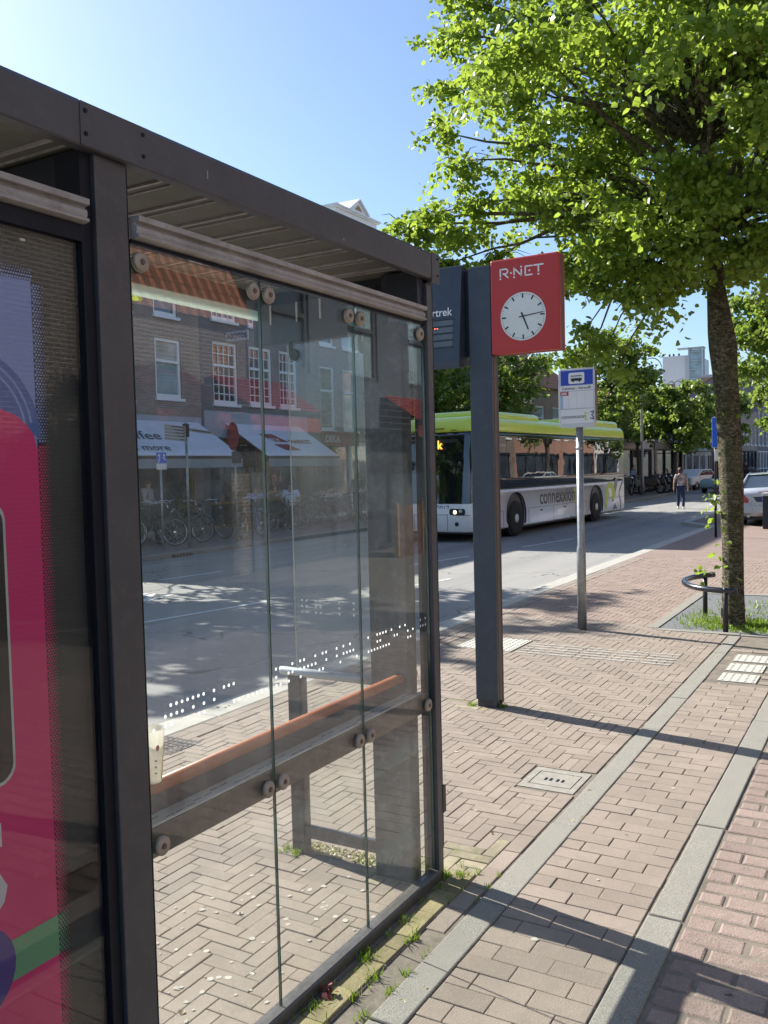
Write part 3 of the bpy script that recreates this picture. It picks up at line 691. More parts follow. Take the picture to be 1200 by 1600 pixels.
# poster case in the left bay
pc = MB().box(-.5, 1.552, Y0+.03, Y0+.09, .05, 2.40).build('poster_case', M['pgrey'], S)
b = MB(); b.box(-.5, 1.552, Y0-.006, Y0+.029, 2.376, 2.4175); b.box(1.5455, 1.5525, Y0-.006, Y0+.029, .05, 2.376); b.box(-.5, 1.552, Y0-.006, Y0+.029, .05, .16)
b.build('case_frame', M['frame_dark'], pc)
PY = Y0+.029; XE = 1.416
f = FY(PY)
MB().prism([(-.45, .18), (XE, .18), (XE, 2.262), (-.45, 2.262)], FY(PY), .001).build('poster_sky', M['lilac'], pc)
cc = (1.22, 1.90)
b = MB(); b.prism([(cc[0]+.205*math.cos(R(t)), cc[1]+.20*math.sin(R(t))) for t in range(0, 181, 6)], FY(PY), .002)
b.build('poster_disc', M['pblue'], pc)
b = MB()
for r in (.165, .183):
    stroke(b, [(cc[0]+r*math.cos(R(t)), cc[1]+r*math.sin(R(t))) for t in range(10, 171, 8)], .006, FY(PY), .0024)
b.build('poster_rings', M['lilac'], pc)
arc = [(XE-.001, .18), (XE-.001, 1.86), (XE-.01, 1.90), (XE-.03, 1.925), (1.36, 1.945), (1.32, 1.958), (1.25, 1.965), (1.1, 1.965), (-.45, 1.9), (-.45, .18)]
MB().prism(arc, FY(PY), .003).build('poster_magenta', M['magenta'], pc)
MB().prism([(-.45, .70), (XE-.001, .737), (XE-.001, .640), (-.45, .62)], FY(PY), .004).build('poster_stripe', M['pgreen'], pc)
b = MB()
b.prism([(1.165+.128*math.cos(R(t)), .69+.118*math.sin(R(t))) for t in range(0, 360, 12)], FY(PY), .005)
b.build('poster_blob', M['ppurple'], pc)
b = MB(); b.text('S', .31, FY(PY, 1.125, .812), .0048, sx=1.1, offset=.008); b.build('poster_letter', M['offwhite'], pc)
b = MB(); b.prism(rrect(.7, 1.316, 1.10, 1.75, .045), FY(PY), .0045); b.build('poster_rim', M['steel_lt'], pc)
b = MB(); b.prism(rrect(.7, 1.309, 1.107, 1.743, .042), FY(PY), .0055); b.build('poster_black_shape', M['black'], pc)  # plain black rounded shape inside the pale rim
def dots_edge(z0, z1, m):
    b = MB()
    z = z0; r = 0
    while z < z1:
        for j, rr in enumerate((.0032, .0027, .0021, .0014)):
            x = XE+.004+j*.0078+(r % 2)*.0039
            b.add([(x+rr*math.cos(t*1.047), PY-.0012, z+rr*math.sin(t*1.047)) for t in range(6)], [list(range(6))])
        z += .0068; r += 1
    b.build('halftone_edge', m, pc)
dots_edge(.19, .64, M['magenta']); dots_edge(.64, .737, M['pgreen']); dots_edge(.737, 1.88, M['magenta']); dots_edge(1.88, 2.26, M['lilac'])
b = MB(); x = 1.0; r = 0
while x < XE:
    for j, rr in enumerate((.0032, .0027, .0021, .0014)):
        z = 2.266+j*.0078; b.add([(x+(j % 2)*.0034+rr*math.cos(t*1.047), PY-.0012, z+rr*math.sin(t*1.047)) for t in range(6)], [list(range(6))])
    x += .0068
b.build('halftone_edge', M['lilac'], pc)
MB().box(1.392, 1.405, PY-.002, PY-.0003, 2.352, 2.358).build('case_label', M['offwhite'], pc)
MB().box(-.5, 1.545, Y0+.006, Y0+.010, .161, 2.375).build('cover_glass', M['coverglass'], pc)
rootify(S, (2.4, 1.75, 0))

# cup on the rail
t = empty('paper_cup', (1.835, 1.86, .9165), 'translucent drink cup left standing on the wooden leaning rail beside the shelter post', 'cup')
b = MB().lathe([(.0275, 0), (.029, .002), (.040, .148), (.0425, .150), (.0425, .156), (.040, .156), (.0385, .148), (.028, .006)], n=32); b.build('cup_wall', M['cup'], t)
b = MB()
def cyl_frame(r0, k, w0=0): return lambda u, v, w: ((r0+k*v+w)*math.sin(u), -(r0+k*v+w)*math.cos(u), v)
cf = cyl_frame(.0292, .0745)
for u0, v0, v1, m in ((.15, .01, .09, 0),):
    b.add([cf(.15+.25*i/6+ (.35 if j else 0)*1, .012+.10*j, .0006) for j in (0, 1) for i in range(7)], [(i, i+1, i+8, i+7) for i in range(6)], 0)
b.build('yellow_print', M['plate'], t)
b = MB(); b.add([cf(-.25+.16*math.cos(q*.628), .105+.009*math.sin(q*.628), .0006) for q in range(10)], [list(range(10))]); b.build('red_print', M['redlamp'], t)
b = MB()
for j in range(3): b.add([cf(-.5+.2*i/4, .03+j*.018, .0006) for i in range(5)]+[cf(-.5+.2*i/4, .034+j*.018, .0006) for i in range(5)], [(i, i+1, i+6, i+5) for i in range(4)])
b.build('grey_print', M['greytext'], t)

# ================================================================= CLOCK COLUMN
t = empty('information_column', (6.10, 2.65, 0), 'tall slate blue bus stop column carrying a red clock sign and a departure board', 'stop column')
W = lambda x, y, z: (x-6.10, y-2.65, z)
b = MB(); b.box(-.06, -.022, -.084, .09, .055, 3.262); c = b.build('post', M['slate'], t, bevel=.003)
MB().box(-.021, .024, -.085, .085, .055, 3.255).build('edge_band', M['brownband'], c)
MB().box(.025, .075, -.079, .085, .02, 3.25).build('rear_channel', M['slate_dark'], c)
MB().box(-.05, .065, -.07, .08, 0, .054).build('base_plate', M['post_grey'], t)
b = MB()
for z in (.35, 1.2, 1.9, 2.45): b.lathe([(.005, 0), (.004, .0025)], (-.001+.0, -.0865, z), 'Y', 8)
build_each(b, 'fixing', M['black'], t)
# red sign
sg = MB().box(-.062, -.02, -.604, -.086, 2.612, 3.288).build('sign_face', M['red'], t, bevel=.012)
MB().box(-.021, .03, -.600, -.09, 2.617, 3.283).build('sign_core', M['brownband'], t)
MB().box(.031, .06, -.604, -.086, 2.612, 3.288).build('sign_back', M['red'], t, bevel=.006)
f = FX(6.038-6.10, 2.483-2.65, 3.152)
b = MB(); w = .0105
stroke(b, [(0, .013), (0, .062), (.045, .062), (.056, .053), (.056, .038), (.045, .029), (.022, .029)], w, f, .0016)
stroke(b, [(.028, .029), (.058, .0)], w, f, .0017)
stroke(b, [(.105, .014), (.105, .060), (.160, .003), (.160, .045)], w, f, .0016)
stroke(b, [(.240, .062), (.190, .062), (.190, .0), (.240, .0)], w, f, .0016)
stroke(b, [(.255, .062), (.322, .062)], w, f, .0016); stroke(b, [(.288, .062), (.288, .016)], w, f, .0017)
for p in ((0, -.004), (.082, .029), (.105, -.004), (.160, .064), (.221, .030), (.288, -.003)): b.prism(circle(12, .0072, *p), f, .0016)
b.build('lettering', M['white'], sg)
cf = FX(6.0378-6.10, 2.316-2.65, 2.866)
ck = MB().prism(circle(64, .171), cf, .001).build('clock_face', M['clockface'], t)
b = MB()
for i in range(60):
    a = i*math.pi/30; big = i % 5 == 0; r1 = .162; r0 = .130 if big else .153; wd = .0105 if big else .0028
    b2 = [(r0*math.sin(a)-wd/2*math.cos(a), r0*math.cos(a)+wd/2*math.sin(a)), (r0*math.sin(a)+wd/2*math.cos(a), r0*math.cos(a)-wd/2*math.sin(a)),
          (r1*math.sin(a)+wd/2*math.cos(a), r1*math.cos(a)-wd/2*math.sin(a)), (r1*math.sin(a)-wd/2*math.cos(a), r1*math.cos(a)+wd/2*math.sin(a))]
    b.prism(b2, cf, .0022)
b.build('minute_marks', M['slate_dark'], ck)
def hand(a, l, wd, th, name):
    a = R(a); d = Vector((math.sin(a), math.cos(a))); n = Vector((d.y, -d.x))*wd/2
    MB().prism([-d*.03+n, d*l+n*.7, d*l-n*.7, -d*.03-n], cf, th).build(name, M['slate_dark'], ck)
hand(84, .150, .0075, .004, 'minute_hand'); hand(158, .105, .0125, .0032, 'hour_hand')
# departure board
b = MB()
P = lambda x, y, z: W(x, y, z)
prof = [(6.03, 3.288), (5.955, 2.585), (5.96, 2.53), (6.13, 2.56), (6.15, 3.27)]
n = len(prof); b.add([P(x, y, z) for y in (2.785, 3.42) for x, z in prof], [list(range(n)), list(range(n, 2*n))[::-1]]+[(i, (i+1) % n, n+(i+1) % n, n+i) for i in range(n)])
bd = b.build('departure_board', M['slate'], t, bevel=.003)
MB().box(-.02, .05, .09, .136, 2.62, 3.25).build('board_bracket', M['slate_dark'], t)
fb = lambda u, v, w: (-.07-.0-w-(3.288-v)*(-0.0)+(-(3.288-v)*.1067), -u, v)   # follows the raked board face
fbb = lambda u, v, w: (6.03-6.10-(3.288-v)*.1067-w, 2.855-2.65-u, v)
b = MB(); b.text('Vertrek', .086, lambda u, v, w: fbb(u, v+2.925, w), .0018, align='RIGHT', sx=.92, offset=.001); b.build('lettering', M['white'], bd)
b = MB()
for i in range(4): b.prism([(-.50, 2.852-i*.052), (0.012, 2.852-i*.052), (0.012, 2.890-i*.052), (-.50, 2.890-i*.052)], fbb, .0015)
b.build('display_rows', mat('display_grey', (.10, .125, .13), .3), bd)
b = MB()
for i in range(5): b.prism([(-.52, 2.894-i*.052), (0.02, 2.894-i*.052), (0.02, 2.899-i*.052), (-.52, 2.899-i*.052)], fbb, .003)
b.build('row_dividers', M['black'], bd)
b = MB()
for i in range(2):
    for u in (-.105, -.085, -.13, -.15): b.prism(circle(8, .0035, u-.03, 2.835+i*0), fbb, .0025)
b.build('led_dots', M['ledred'], bd)

# ================================================================= BUS STOP SIGN ON POLE
t = empty('bus_stop_sign', (9.4, 2.98, 0), 'grey steel pole carrying a blue topped bus stop timetable sign', 'bus stop sign')
b = MB().tube([(0, 0, 0), (0, 0, .86), (0, 0, .885), (0, 0, .92), (0, 0, 2.25)], [.049, .049, .047, .038, .038], 20); b.build('pole', M['steel'], t)
MB().tube([(0, 0, 1.96), (0, 0, 1.99)], [.042, .042], 20).build('pole_collar', M['steel'], t)
f = FX(-.045, .215, 2.20)
box = [(.035, 0), (.375, 0), (.403, .07), (.403, .60), (.385, .632), (.018, .632), (0, .60), (0, .07)]
bx = MB().prism(box, lambda u, v, w: f(u, v, w-.085), .085).build('sign_box', M['signgrey'], t, bevel=.004)
MB().add([], [])
b = MB().prism([(.4035, .07), (.4045, .07), (.4045, .60), (.4035, .60)], lambda u, v, w: f(u, v, w-.08), .075).build('side_trim', M['brownband'], bx)
MB().prism([(.028, .455), (.382, .455), (.382, .612), (.028, .612)], f, .002).build('blue_header', M['blue'], bx)
MB().prism(rrect(.115, .290, .468, .588, .018), f, .003).build('icon_panel', M['white'], bx)
b = MB(); b.prism(rrect(.142, .262, .498, .527, .006), f, .0042)
b.prism(rrect(.142, .262, .547, .556, .004), f, .0042)
for i in range(6): b.prism([(.144+i*.0232, .527), (.1465+i*.0232, .527), (.1465+i*.0232, .549), (.144+i*.0232, .549)], f, .0042)
for u in (.166, .236): b.prism(circle(14, .011, u, .497), f, .0048)
b.build('bus_icon', M['black'], bx)
MB().prism([(.018, .395), (.385, .395), (.385, .448), (.018, .448)], f, .0015).build('name_strip', M['white'], bx)
b = MB(); b.text('Centrum - Verwulft', .040, lambda u, v, w: f(u+.2, v+.408, w), .003, align='CENTER', offset=.0006); b.build('stop_name', M['greytext'], bx)
b = MB()
for i in range(4): b.prism([(.022+i*.0915, .205), (.110+i*.0915, .205), (.110+i*.0915, .388), (.022+i*.0915, .388)], f, .0015)
b.build('timetable_panel', M['white'], bx)
MB().prism([(.022, .205), (.052, .205), (.052, .345), (.022, .345)], f, .0022).build('pale_blue_tab', M['signblue_tab'], bx)
MB().prism([(.022, .345), (.112, .345), (.112, .392), (.022, .392)], f, .0026).build('red_tab', M['red'], bx)
b = MB(); b.text('300', .040, lambda u, v, w: f(u+.032, v+.354, w), .0036, offset=.001); b.build('line_number', M['white'], bx)
MB().prism([(.022, .045), (.382, .045), (.382, .195), (.022, .195)], f, .0015).build('operator_panel', M['white'], bx)
b = MB(); b.text('connexxion', .058, lambda u, v, w: f(u+.030, v+.098, w), .003, sx=.98, offset=.0004); b.build('operator_name', M['greytext'], bx)
def xmark(mb, cx, cy, s, f, th, side):
    k = 1 if side else -1
    stroke(mb, [(cx+k*s*.14, cy+s*.36), (cx+k*s*.45, cy+s*.5), (cx+k*s*.55, cy+s*.38), (cx+k*s*.30, cy), (cx+k*s*.55, cy-s*.38), (cx+k*s*.45, cy-s*.5), (cx+k*s*.12, cy-s*.36)], s*.12, f, th)
b = MB(); xmark(b, .335, .115, .085, f, .003, False); b.build('logo_yellow_half', M['ylime'], bx)
b = MB(); xmark(b, .340, .125, .085, f, .003, True); b.build('logo_navy_half', M['navy'], bx)
b = MB(); b.prism([(.0, .1985), (.403, .1985), (.403, .203), (.0, .203)], f, .004); b.prism([(0, .449), (.403, .449), (.403, .454), (0, .454)], f, .004); b.prism([(0, .390), (.403, .390), (.403, .3945), (0, .3945)], f, .003)
b.build('cross_trims', M['steel_lt'], bx)

# ================================================================= FOLIAGE
def leaf_mesh(name, centers, size, m, droop=.5, parent=None, seed=1, up_bias=.35, aspect=.85):
    """one mesh of folded heart-shaped leaves, 6 vertices and 4 faces each"""
    g = np.random.default_rng(seed); n = len(centers); c = np.asarray(centers, dtype=np.float64)
    ax = g.normal(size=(n, 3)); ax[:, 2] = -abs(ax[:, 2])*droop-droop*.5; ax /= np.linalg.norm(ax, axis=1)[:, None]
    nn = g.normal(size=(n, 3)); nn[:, 2] += up_bias*3; nn -= ax*np.sum(nn*ax, 1)[:, None]; nn /= np.linalg.norm(nn, axis=1)[:, None]
    sd = np.cross(ax, nn); s = (size*g.uniform(.6, 1.25, n))[:, None]
    fold = g.uniform(.08, .35, n)[:, None]; w = aspect*.5
    P = [c, c+ax*s*.30+sd*s*w+nn*s*fold*w, c+ax*s*.70+sd*s*w*.72+nn*s*fold*w*.6, c+ax*s-nn*s*.08, c+ax*s*.70-sd*s*w*.72+nn*s*fold*w*.6, c+ax*s*.30-sd*s*w+nn*s*fold*w]
    V = np.stack(P, 1).reshape(-1, 3)
    base = (np.arange(n)*6)[:, None]
    F = (base+np.array([[0, 1, 2, 3]])).reshape(-1, 4); F2 = (base+np.array([[0, 3, 4, 5]])).reshape(-1, 4); F = np.concatenate([F, F2])
    me = bpy.data.meshes.new(name); me.vertices.add(len(V)); me.vertices.foreach_set('co', V.ravel())
    me.loops.add(F.size); me.loops.foreach_set('vertex_index', F.ravel().astype(np.int32)); me.polygons.add(len(F))
    me.polygons.foreach_set('loop_start', np.arange(0, F.size, 4, dtype=np.int32)); me.update(calc_edges=True); me.materials.append(m)
    o = bpy.data.objects.new(name, me); link(o, parent); return o
def branch_pts(p0, p1, sag, n=6, wob=.05):
    p0 = Vector(p0); p1 = Vector(p1); out = []
    for i in range(n+1):
        t = i/n; p = p0.lerp(p1, t); p.z += sag*math.sin(math.pi*t); k = math.sin(math.pi*t)*wob*(p1-p0).length
        out.append(p+Vector((random.uniform(-k, k), random.uniform(-k, k), random.uniform(-k, k)*.5)))
    out[0] = p0; out[-1] = p1; return out
M['rib'] = mat('soffit_rib', (.30, .29, .25), .7, 0, .3, 9)
def tree(name, loc, label, trunk, crown_c, crown_r, ncl, nleaf, lsize, m, bark, group=None, cl_r=(.45, .85), seed=3, extra=(), trunk_n=14, flat=.55, density_out=.55, kmin=0):
    """trunk: [(x,y,z,r)], crown: ellipsoid filled with leaf sprays hung on limbs"""
    random.seed(seed); g = np.random.default_rng(seed)
    t = empty(name, loc, label, 'tree', group)
    b = MB(); b.tube([(x, y, z) for x, y, z, r in trunk], [r for x, y, z, r in trunk], trunk_n)
    top = trunk[-1]; zs = [q[2] for q in trunk if q[2] > trunk[-1][2]*.45] or [top[2]]
    cls = []
    tries = 0
    while len(cls) < ncl and tries < 5000:
        tries += 1
        d = g.normal(size=3); d /= np.linalg.norm(d); rr = g.uniform(0, 1)**density_out
        p = np.array(crown_c)+d*rr*np.array(crown_r)
        if p[2] < crown_c[2]-crown_r[2]*.92: continue
        r = g.uniform(*cl_r)
        if all(np.linalg.norm(p-q[0]) > .62*min(r, q[1]) for q in cls): cls.append((p, r))
    for e in extra: cls.append((np.array(e[:3], float), e[3]))
    C = []
    for i, (p, r) in enumerate(cls):
        h = np.clip(p[2]-np.hypot(p[0]-top[0], p[1]-top[1])*.55, trunk[len(trunk)//2][2], top[2])
        k = min(range(len(trunk)), key=lambda q: abs(trunk[q][2]-h)); k = max(1, kmin, k); s0 = trunk[k]
        pts = branch_pts((s0[0], s0[1], s0[2]), p, .25, 6, .05)
        rb = min(s0[3]*.45, .008+.0085*np.linalg.norm(p-np.array(s0[:3])))
        b.tube(pts, [rb*(1-q/6.6)+.004 for q in range(7)], 6)
        vol = r*r; nl = int(nleaf*vol)
        for _ in range(3):     # twigs
            d = g.normal(size=3); d[2] *= .4; d /= np.linalg.norm(d)
            b.tube([p, p+d*r*.4+np.array([0, 0, .04]), p+d*r*.75+np.array([0, 0, -.03])], [.008, .005, .002], 4)
        # sprays: leaves along arching twigs
        ns = max(4, int(10*r/.6))
        for _ in range(ns):
            d = g.normal(size=3); d[2] *= .55; d /= np.linalg.norm(d); L = r*g.uniform(.55, 1.15)
            tt = g.uniform(.12, 1, nl//ns+1)[:, None]
            q = p+d*L*tt; q[:, 2] -= (tt[:, 0]**2)*L*.35
            q += g.normal(size=q.shape)*np.array([.10, .10, .10*flat])*max(.6, r*1.35)*1.0
            C.append(q)
    b.build('trunk', bark, t)
    leaf_mesh('crown', np.concatenate(C), lsize, m, parent=t, seed=seed)
    return t
tr = [(.0, .03, -.05, .165), (0, .028, .06, .128), (0, .026, .4, .114), (.0, .026, .85, .111), (0, .034, 1.5, .124), (0, .055, 2.1, .124), (0, .072, 2.4, .126), (0, .095, 2.75, .130), (0, .112, 3.02, .146), (0, .135, 3.2, .135), (0, .175, 3.6, .100), (0, .23, 4.2, .09), (0.02, .30, 5.2, .078), (0, .12, 6.6, .07), (0, .1, 8.4, .04)]
ex = [(-.1, 4.0, 4.95, .35), (-.1, 3.8, 4.8, .5), (-.2, 3.5, 4.95, .5), (.0, 3.2, 4.7, .55), (-.3, 2.9, 4.9, .5), (-.2, 3.3, 4.3, .4), (.1, 2.7, 4.4, .55), (.1, 2.2, 4.1, .5), (-.3, 1.7, 4.0, .5), (-.6, 1.3, 3.7, .45), (-.8, .9, 3.6, .45), (.2, .9, 4.0, .5), (.8, .2, 4.0, .5), (-.8, .2, 4.0, .5), (-.8, -.6, 4.0, .5), (0, -.7, 3.9, .5), (.5, 1.6, 4.2, .5), (.2, .7, 3.95, .4), (-.3, .6, 3.85, .4), (-.5, 0, 3.95, .42), (-.9, .5, 4.1, .45), (.1, -.2, 4.0, .4), (-.5, -.9, 4.2, .45), (-.2, 1.1, 4.0, .45), (-1.3, 0, 4.3, .5), (-1.2, 1.0, 4.2, .5), (-1.3, -.9, 4.4, .5), (.9, 1.0, 4.1, .45), (.8, -.9, 4.3, .5), (-.4, 1.5, 3.3, .3), (-.3, 1.65, 3.0, .25),
      (-.4, 1.25, 3.1, .28), (-.35, 1.15, 2.85, .24), (-1, -.8, 4.2, .5), (-.6, -1.2, 4.3, .5),
      (-.2, 3.3, 5.9, .45), (0, 3.3, 6.5, .5), (0, 3.35, 7.1, .5), (-.5, 2.9, 5.4, .5), (-.6, 2.8, 6.8, .5), (-.6, 2.5, 6.2, .5), (.2, 2.9, 7.7, .5)]
tree('linden_tree', (10.19, 1.52, 0), 'large leafy linden tree with a furrowed trunk rising inside the black hoop', tr, (.3, .15, 6.15), (3.0, 3.2, 2.7), 165, 1750, .072, M['leaf'], M['bark'], seed=21, extra=ex, cl_r=(.4, .75), trunk_n=24, kmin=11)
# shoots with small leaves on the trunk
def shoots(t, spots, m, seed):
    g = np.random.default_rng(seed); C = []
    for x, y, z, n, r in spots: C.append(np.array([x, y, z])+g.normal(size=(n, 3))*r)
    leaf_mesh('trunk_shoots', np.concatenate(C), .075, m, parent=t, seed=seed)['kind'] = 'stuff'
lt = [o for o in COL.objects if o.name == 'linden_tree'][0]
shoots(lt, [(-.14, .16, 1.52, 7, .05), (-.12, .24, 1.40, 9, .05), (-.12, .17, 1.25, 7, .05), (-.12, .17, 1.1, 5, .03), (-.14, .1, .93, 3, .03), (-.12, .15, .78, 4, .03), (-.14, .10, .66, 3, .02), (-.12, .28, .58, 7, .05), (-.05, .17, 2.5, 5, .06), (-.05, .16, 2.95, 6, .06), (-.14, .02, 2.25, 4, .04), (-.14, .07, .5, 3, .03)], M['leaf'], 4)

t = empty('tree_guard', (10.36, 1.52, 0), 'black tubular steel hoop guarding the trunk of the large linden tree', 'tree guard')
b = MB(); b.tube([(.0+.585*math.cos(R(a)), .0+.56*math.sin(R(a)), .46+.02*math.cos(R(a))) for a in range(36, 189, 8)], .032, 12); b.build('hoop', mat('black_gloss_paint', (.012, .013, .018), .28, 0, .2, coat=.5), t)
for a in (48, 176):
    x, y = .585*math.cos(R(a)), .56*math.sin(R(a)); MB().tube([(x, y, -.05), (x, y, .47)], .027, 12).build('leg', M['black'], t)
# tree pit: dark soil and gravel, edge stones, grass
MB().add([(9.75, .55, -.004), (12.6, .55, -.004), (12.6, 2.25, -.004), (9.75, 2.25, -.004)], [(0, 1, 2, 3)]).build('tree_pit_soil', mat('gravel_soil', (.14, .145, .15), .9, 0, .5, 30, .6, 120, dirt=(.25, .26, .28)))['kind'] = 'structure'
b = []
for i in range(3): b.append((9.75+i*.95, 9.75+(i+1)*.95, 2.25, 2.36)); b.append((9.75+i*.95, 9.75+(i+1)*.95, .44, .55))
for i in range(2): b.append((9.64, 9.75, .55+i*.85, .55+(i+1)*.85)); b.append((12.6, 12.71, .55+i*.85, .55+(i+1)*.85))
bricks('pit_edging', b, M['stone'], h=.006)
def blades(name, pts, h, m, seed, w=.006):
    g = np.random.default_rng(seed); b = MB()
    for x, y in pts:
        a = g.uniform(0, 6.28); l = g.uniform(.5, 1.2)*h; bx, by = g.normal(size=2)*l*.45
        dx, dy = w*math.cos(a), w*math.sin(a)
        b.add([(x-dx, y-dy, -.004), (x+dx, y+dy, -.004), (x+bx*.5+dx*.6, y+by*.5+dy*.6, l*.62), (x+bx*.5-dx*.6, y+by*.5-dy*.6, l*.62), (x+bx, y+by, l)], [(0, 1, 2, 3), (3, 2, 4)])
    return b.build(name, m, fix=False)
P = []
g = np.random.default_rng(9)
for cx, cy, sx, sy, n in ((10.2, 1.5, .22, .22, 1000), (10.5, 1.9, .35, .15, 220), (10.9, .9, .4, .25, 350), (10.3, 1.2, .2, .25, 450), (10.8, 1.5, .5, .4, 150), (11.6, 1.3, .5, .4, 150)):
    for x, y in zip(g.normal(cx, sx, n), g.normal(cy, sy, n)):
        if 9.8 < x < 12.5 and .6 < y < 2.2: P.append((x, y))
tag(blades('pit_grass', P, .055, M['grass'], 3), 'bright green grass growing round the foot of the linden trunk', 'grass', kind='stuff')
P = []
for k in range(30):
    cx = random.uniform(1.9, 3.55); cy = random.choice((1.70, 1.60, 1.512, 1.69)); n = random.choice((3, 5, 9, 16))
    for _ in range(n): P.append((random.gauss(cx, .018), random.gauss(cy, .006)))
for cx, cy, n in ((3.42, 1.72, 60), (3.45, 1.66, 40), (2.36, 1.68, 40), (3.33, 2.44, 60), (3.33, 2.52, 30), (2.7, 1.68, 40), (3.0, 1.69, 30), (2.9, 1.60, 25), (2.6, 1.60, 25), (2.4, 1.515, 20), (6.1, 2.55, 60), (6.05, 2.78, 50)):
    for _ in range(n): P.append((random.gauss(cx, .022), random.gauss(cy, .014)))
tag(blades('shelter_weeds', P, .028, M['grass'], 5, .003), 'small tufts of green weed in the paving joints along the shelter foot', 'weeds', kind='stuff')
t = tag(leaf_mesh('red_weed', np.array([[2.44, 1.685, .02]])+g.normal(size=(34, 3))*np.array([.016, .010, .012]), .022, M['weed_red'], seed=3, up_bias=1), 'small dark red weed growing at the lower rail of the shelter', 'weed')
P = g.uniform(size=(260, 3))*np.array([.42, .05, .01])+np.array([3.36, 2.02, .005]); P = P[:, [0, 1, 2]]
moss = leaf_mesh('moss', np.stack([g.uniform(3.36, 3.46, 500), g.uniform(2.0, 2.45, 500), g.uniform(.002, .012, 500)], 1), .012, leaf_mat('moss_green', (.16, .19, .03), (.36, .36, .07), (.4, .4, .1), .2), seed=8, up_bias=1.5)
tag(moss, 'yellow green moss strip under the end wall of the shelter', 'moss', kind='stuff')
# low brick step and moss along the back of the shelter
bricks('shelter_footing', [(x*.2+.1, x*.2+.3, 1.606, 1.70) for x in range(0, 17)], M['footing'], h=.006, jz=.003, tilt=.02)

tag(leaf_mesh('fallen_leaves', DEBRIS, .028, leaf_mat('dry_leaf', (.16, .11, .04), (.34, .30, .08), (.4, .3, .1), .2), seed=12, up_bias=2), 'small dry leaves and scraps lying on the paving', 'litter', kind='stuff')
# other street trees
def street_tree(x, y, h, r, label, seed, nleaf=330, ls=.17, ncl=46, z0=2.4, group='street trees', rz=1.0, th=.14):
    tk = [(0, 0, -.05, th*1.3), (0, 0, .3, th), (random.uniform(-.1, .1), 0, z0*.6, th*.85), (0, random.uniform(-.1, .1), z0, th*.8), (0, 0, z0+(h-z0)*.5, th*.5), (0, 0, h*.93, th*.2)]
    return tree('street_tree', (x, y, 0), label, tk, (0, 0, z0+(h-z0)*.52), (r, r, (h-z0)*.5*rz), ncl, nleaf, ls, M['leaf_far'], M['bark_far'], group, cl_r=(.55, 1.0), seed=seed, trunk_n=10, density_out=.45)
street_tree(29.0, 14.9, 6.4, 2.0, 'dense dark street tree directly behind the clock column above the bus front', 31, 300, .16, 52, 3.0)
street_tree(34.0, 14.2, 7.3, 2.2, 'street tree right of the clock column above the middle of the bus', 32, 320, .17, 48, 3.2)
street_tree(46.0, 12.9, 8.7, 2.5, 'street tree right of the bus stop sign above the rear of the bus', 33, 330, .19, 52, 2.6)
street_tree(60.0, 15.0, 8.3, 2.4, 'narrow street tree just below the curled lamp', 34, 260, .24, 36, 2.8)
street_tree(55, 11.6, 7.0, 2.3, 'broad low street tree behind the walking woman', 35, 330, .22, 50, 2.4)
street_tree(68, 11.3, 7.6, 2.2, 'farthest street tree seen just left of the linden trunk', 36, 260, .27, 40, 2.6)
street_tree(36, 3.2, 9.6, 2.4, 'bright tall street tree at the right edge beyond the linden trunk', 37, 340, .19, 60, 2.5)
street_tree(50, 4.2, 8.6, 2.6, 'distant street tree above the parked silver cars', 38, 280, .22, 44, 2.7)
street_tree(85, 6.5, 8.5, 2.6, 'street tree far down the road above the parked cars', 39, 200, .32, 36, 2.6)
street_tree(46, 3.3, 7.6, 2.2, 'lower street tree filling the gap right of the linden trunk', 42, 300, .2, 40, 2.2)
street_tree(70, 5.6, 8.5, 2.4, 'distant street tree behind the pale parked car', 43, 220, .28, 36, 2.4)
street_tree(8.8, 15.4, 8.2, 2.5, 'street tree on the far side behind the poster panel', 40, 460, .17, 64, 2.3)
street_tree(12.6, 15.4, 9.3, 2.4, 'street tree on the far side hidden by the left shelter post', 41, 330, .16, 36, 3.0)

# ================================================================= VEHICLES
def tire(parent, x, y, r, w, face=-1, name='wheel', bus=False):
    """wheel whose outside face looks to face*Y"""
    o = MB().lathe([(r*.62, face*w*.5), (r*.93, face*w*.5), (r, face*w*.34), (r, -face*w*.34), (r*.9, -face*w*.5), (r*.3, -face*w*.5)], (0, 0, 0), 'Y', 32).build('wheel', M['tyre'], parent, (x, y, r))
    b = MB(); b.lathe([(r*.63, face*w*.44), (r*.60, face*w*.5), (r*.50, face*w*.30), (r*.26, face*w*.32), (r*.24, face*w*.52), (r*.12, face*w*.54)], (0, 0, 0), 'Y', 28)
    b.build('rim', M['rimsteel'], o)
    b = MB(); nh = 10 if bus else 8
    for k in range(nh):
        a = 2*math.pi*k/nh; rr = .38*r; b.prism(circle(8, r*.055, rr*math.cos(a), rr*math.sin(a)), (lambda u, v, w2: (u, face*(w*.315+w2), v)) , .004)
    b.build('rim_holes', M['black'], o); return o
bus = empty('city_bus', (20.15, 9.07, -.1), 'white and lime green city bus with dark windows waiting on the far lane', 'bus', rz=-math.atan2(.31, 6.33))
BL, BW = 11.85, 2.55
def bus_outline(ins, front_r, rear_r, fr_ins=0, rear_ins=0):
    """plan outline from front (x=0) to rear, visible side at y=0"""
    x0, x1, y0, y1 = fr_ins, BL-rear_ins, ins, BW-ins; p = []
    for cx, cy, a, r in ((x0+front_r, y0+front_r, 180, front_r), (x1-rear_r, y0+rear_r, 270, rear_r), (x1-rear_r, y1-rear_r, 0, rear_r), (x0+front_r, y1-front_r, 90, front_r)):
        for k in range(9): t = R(a+90*k/8); p.append((cx+r*math.cos(t), cy+r*math.sin(t)))
    return p
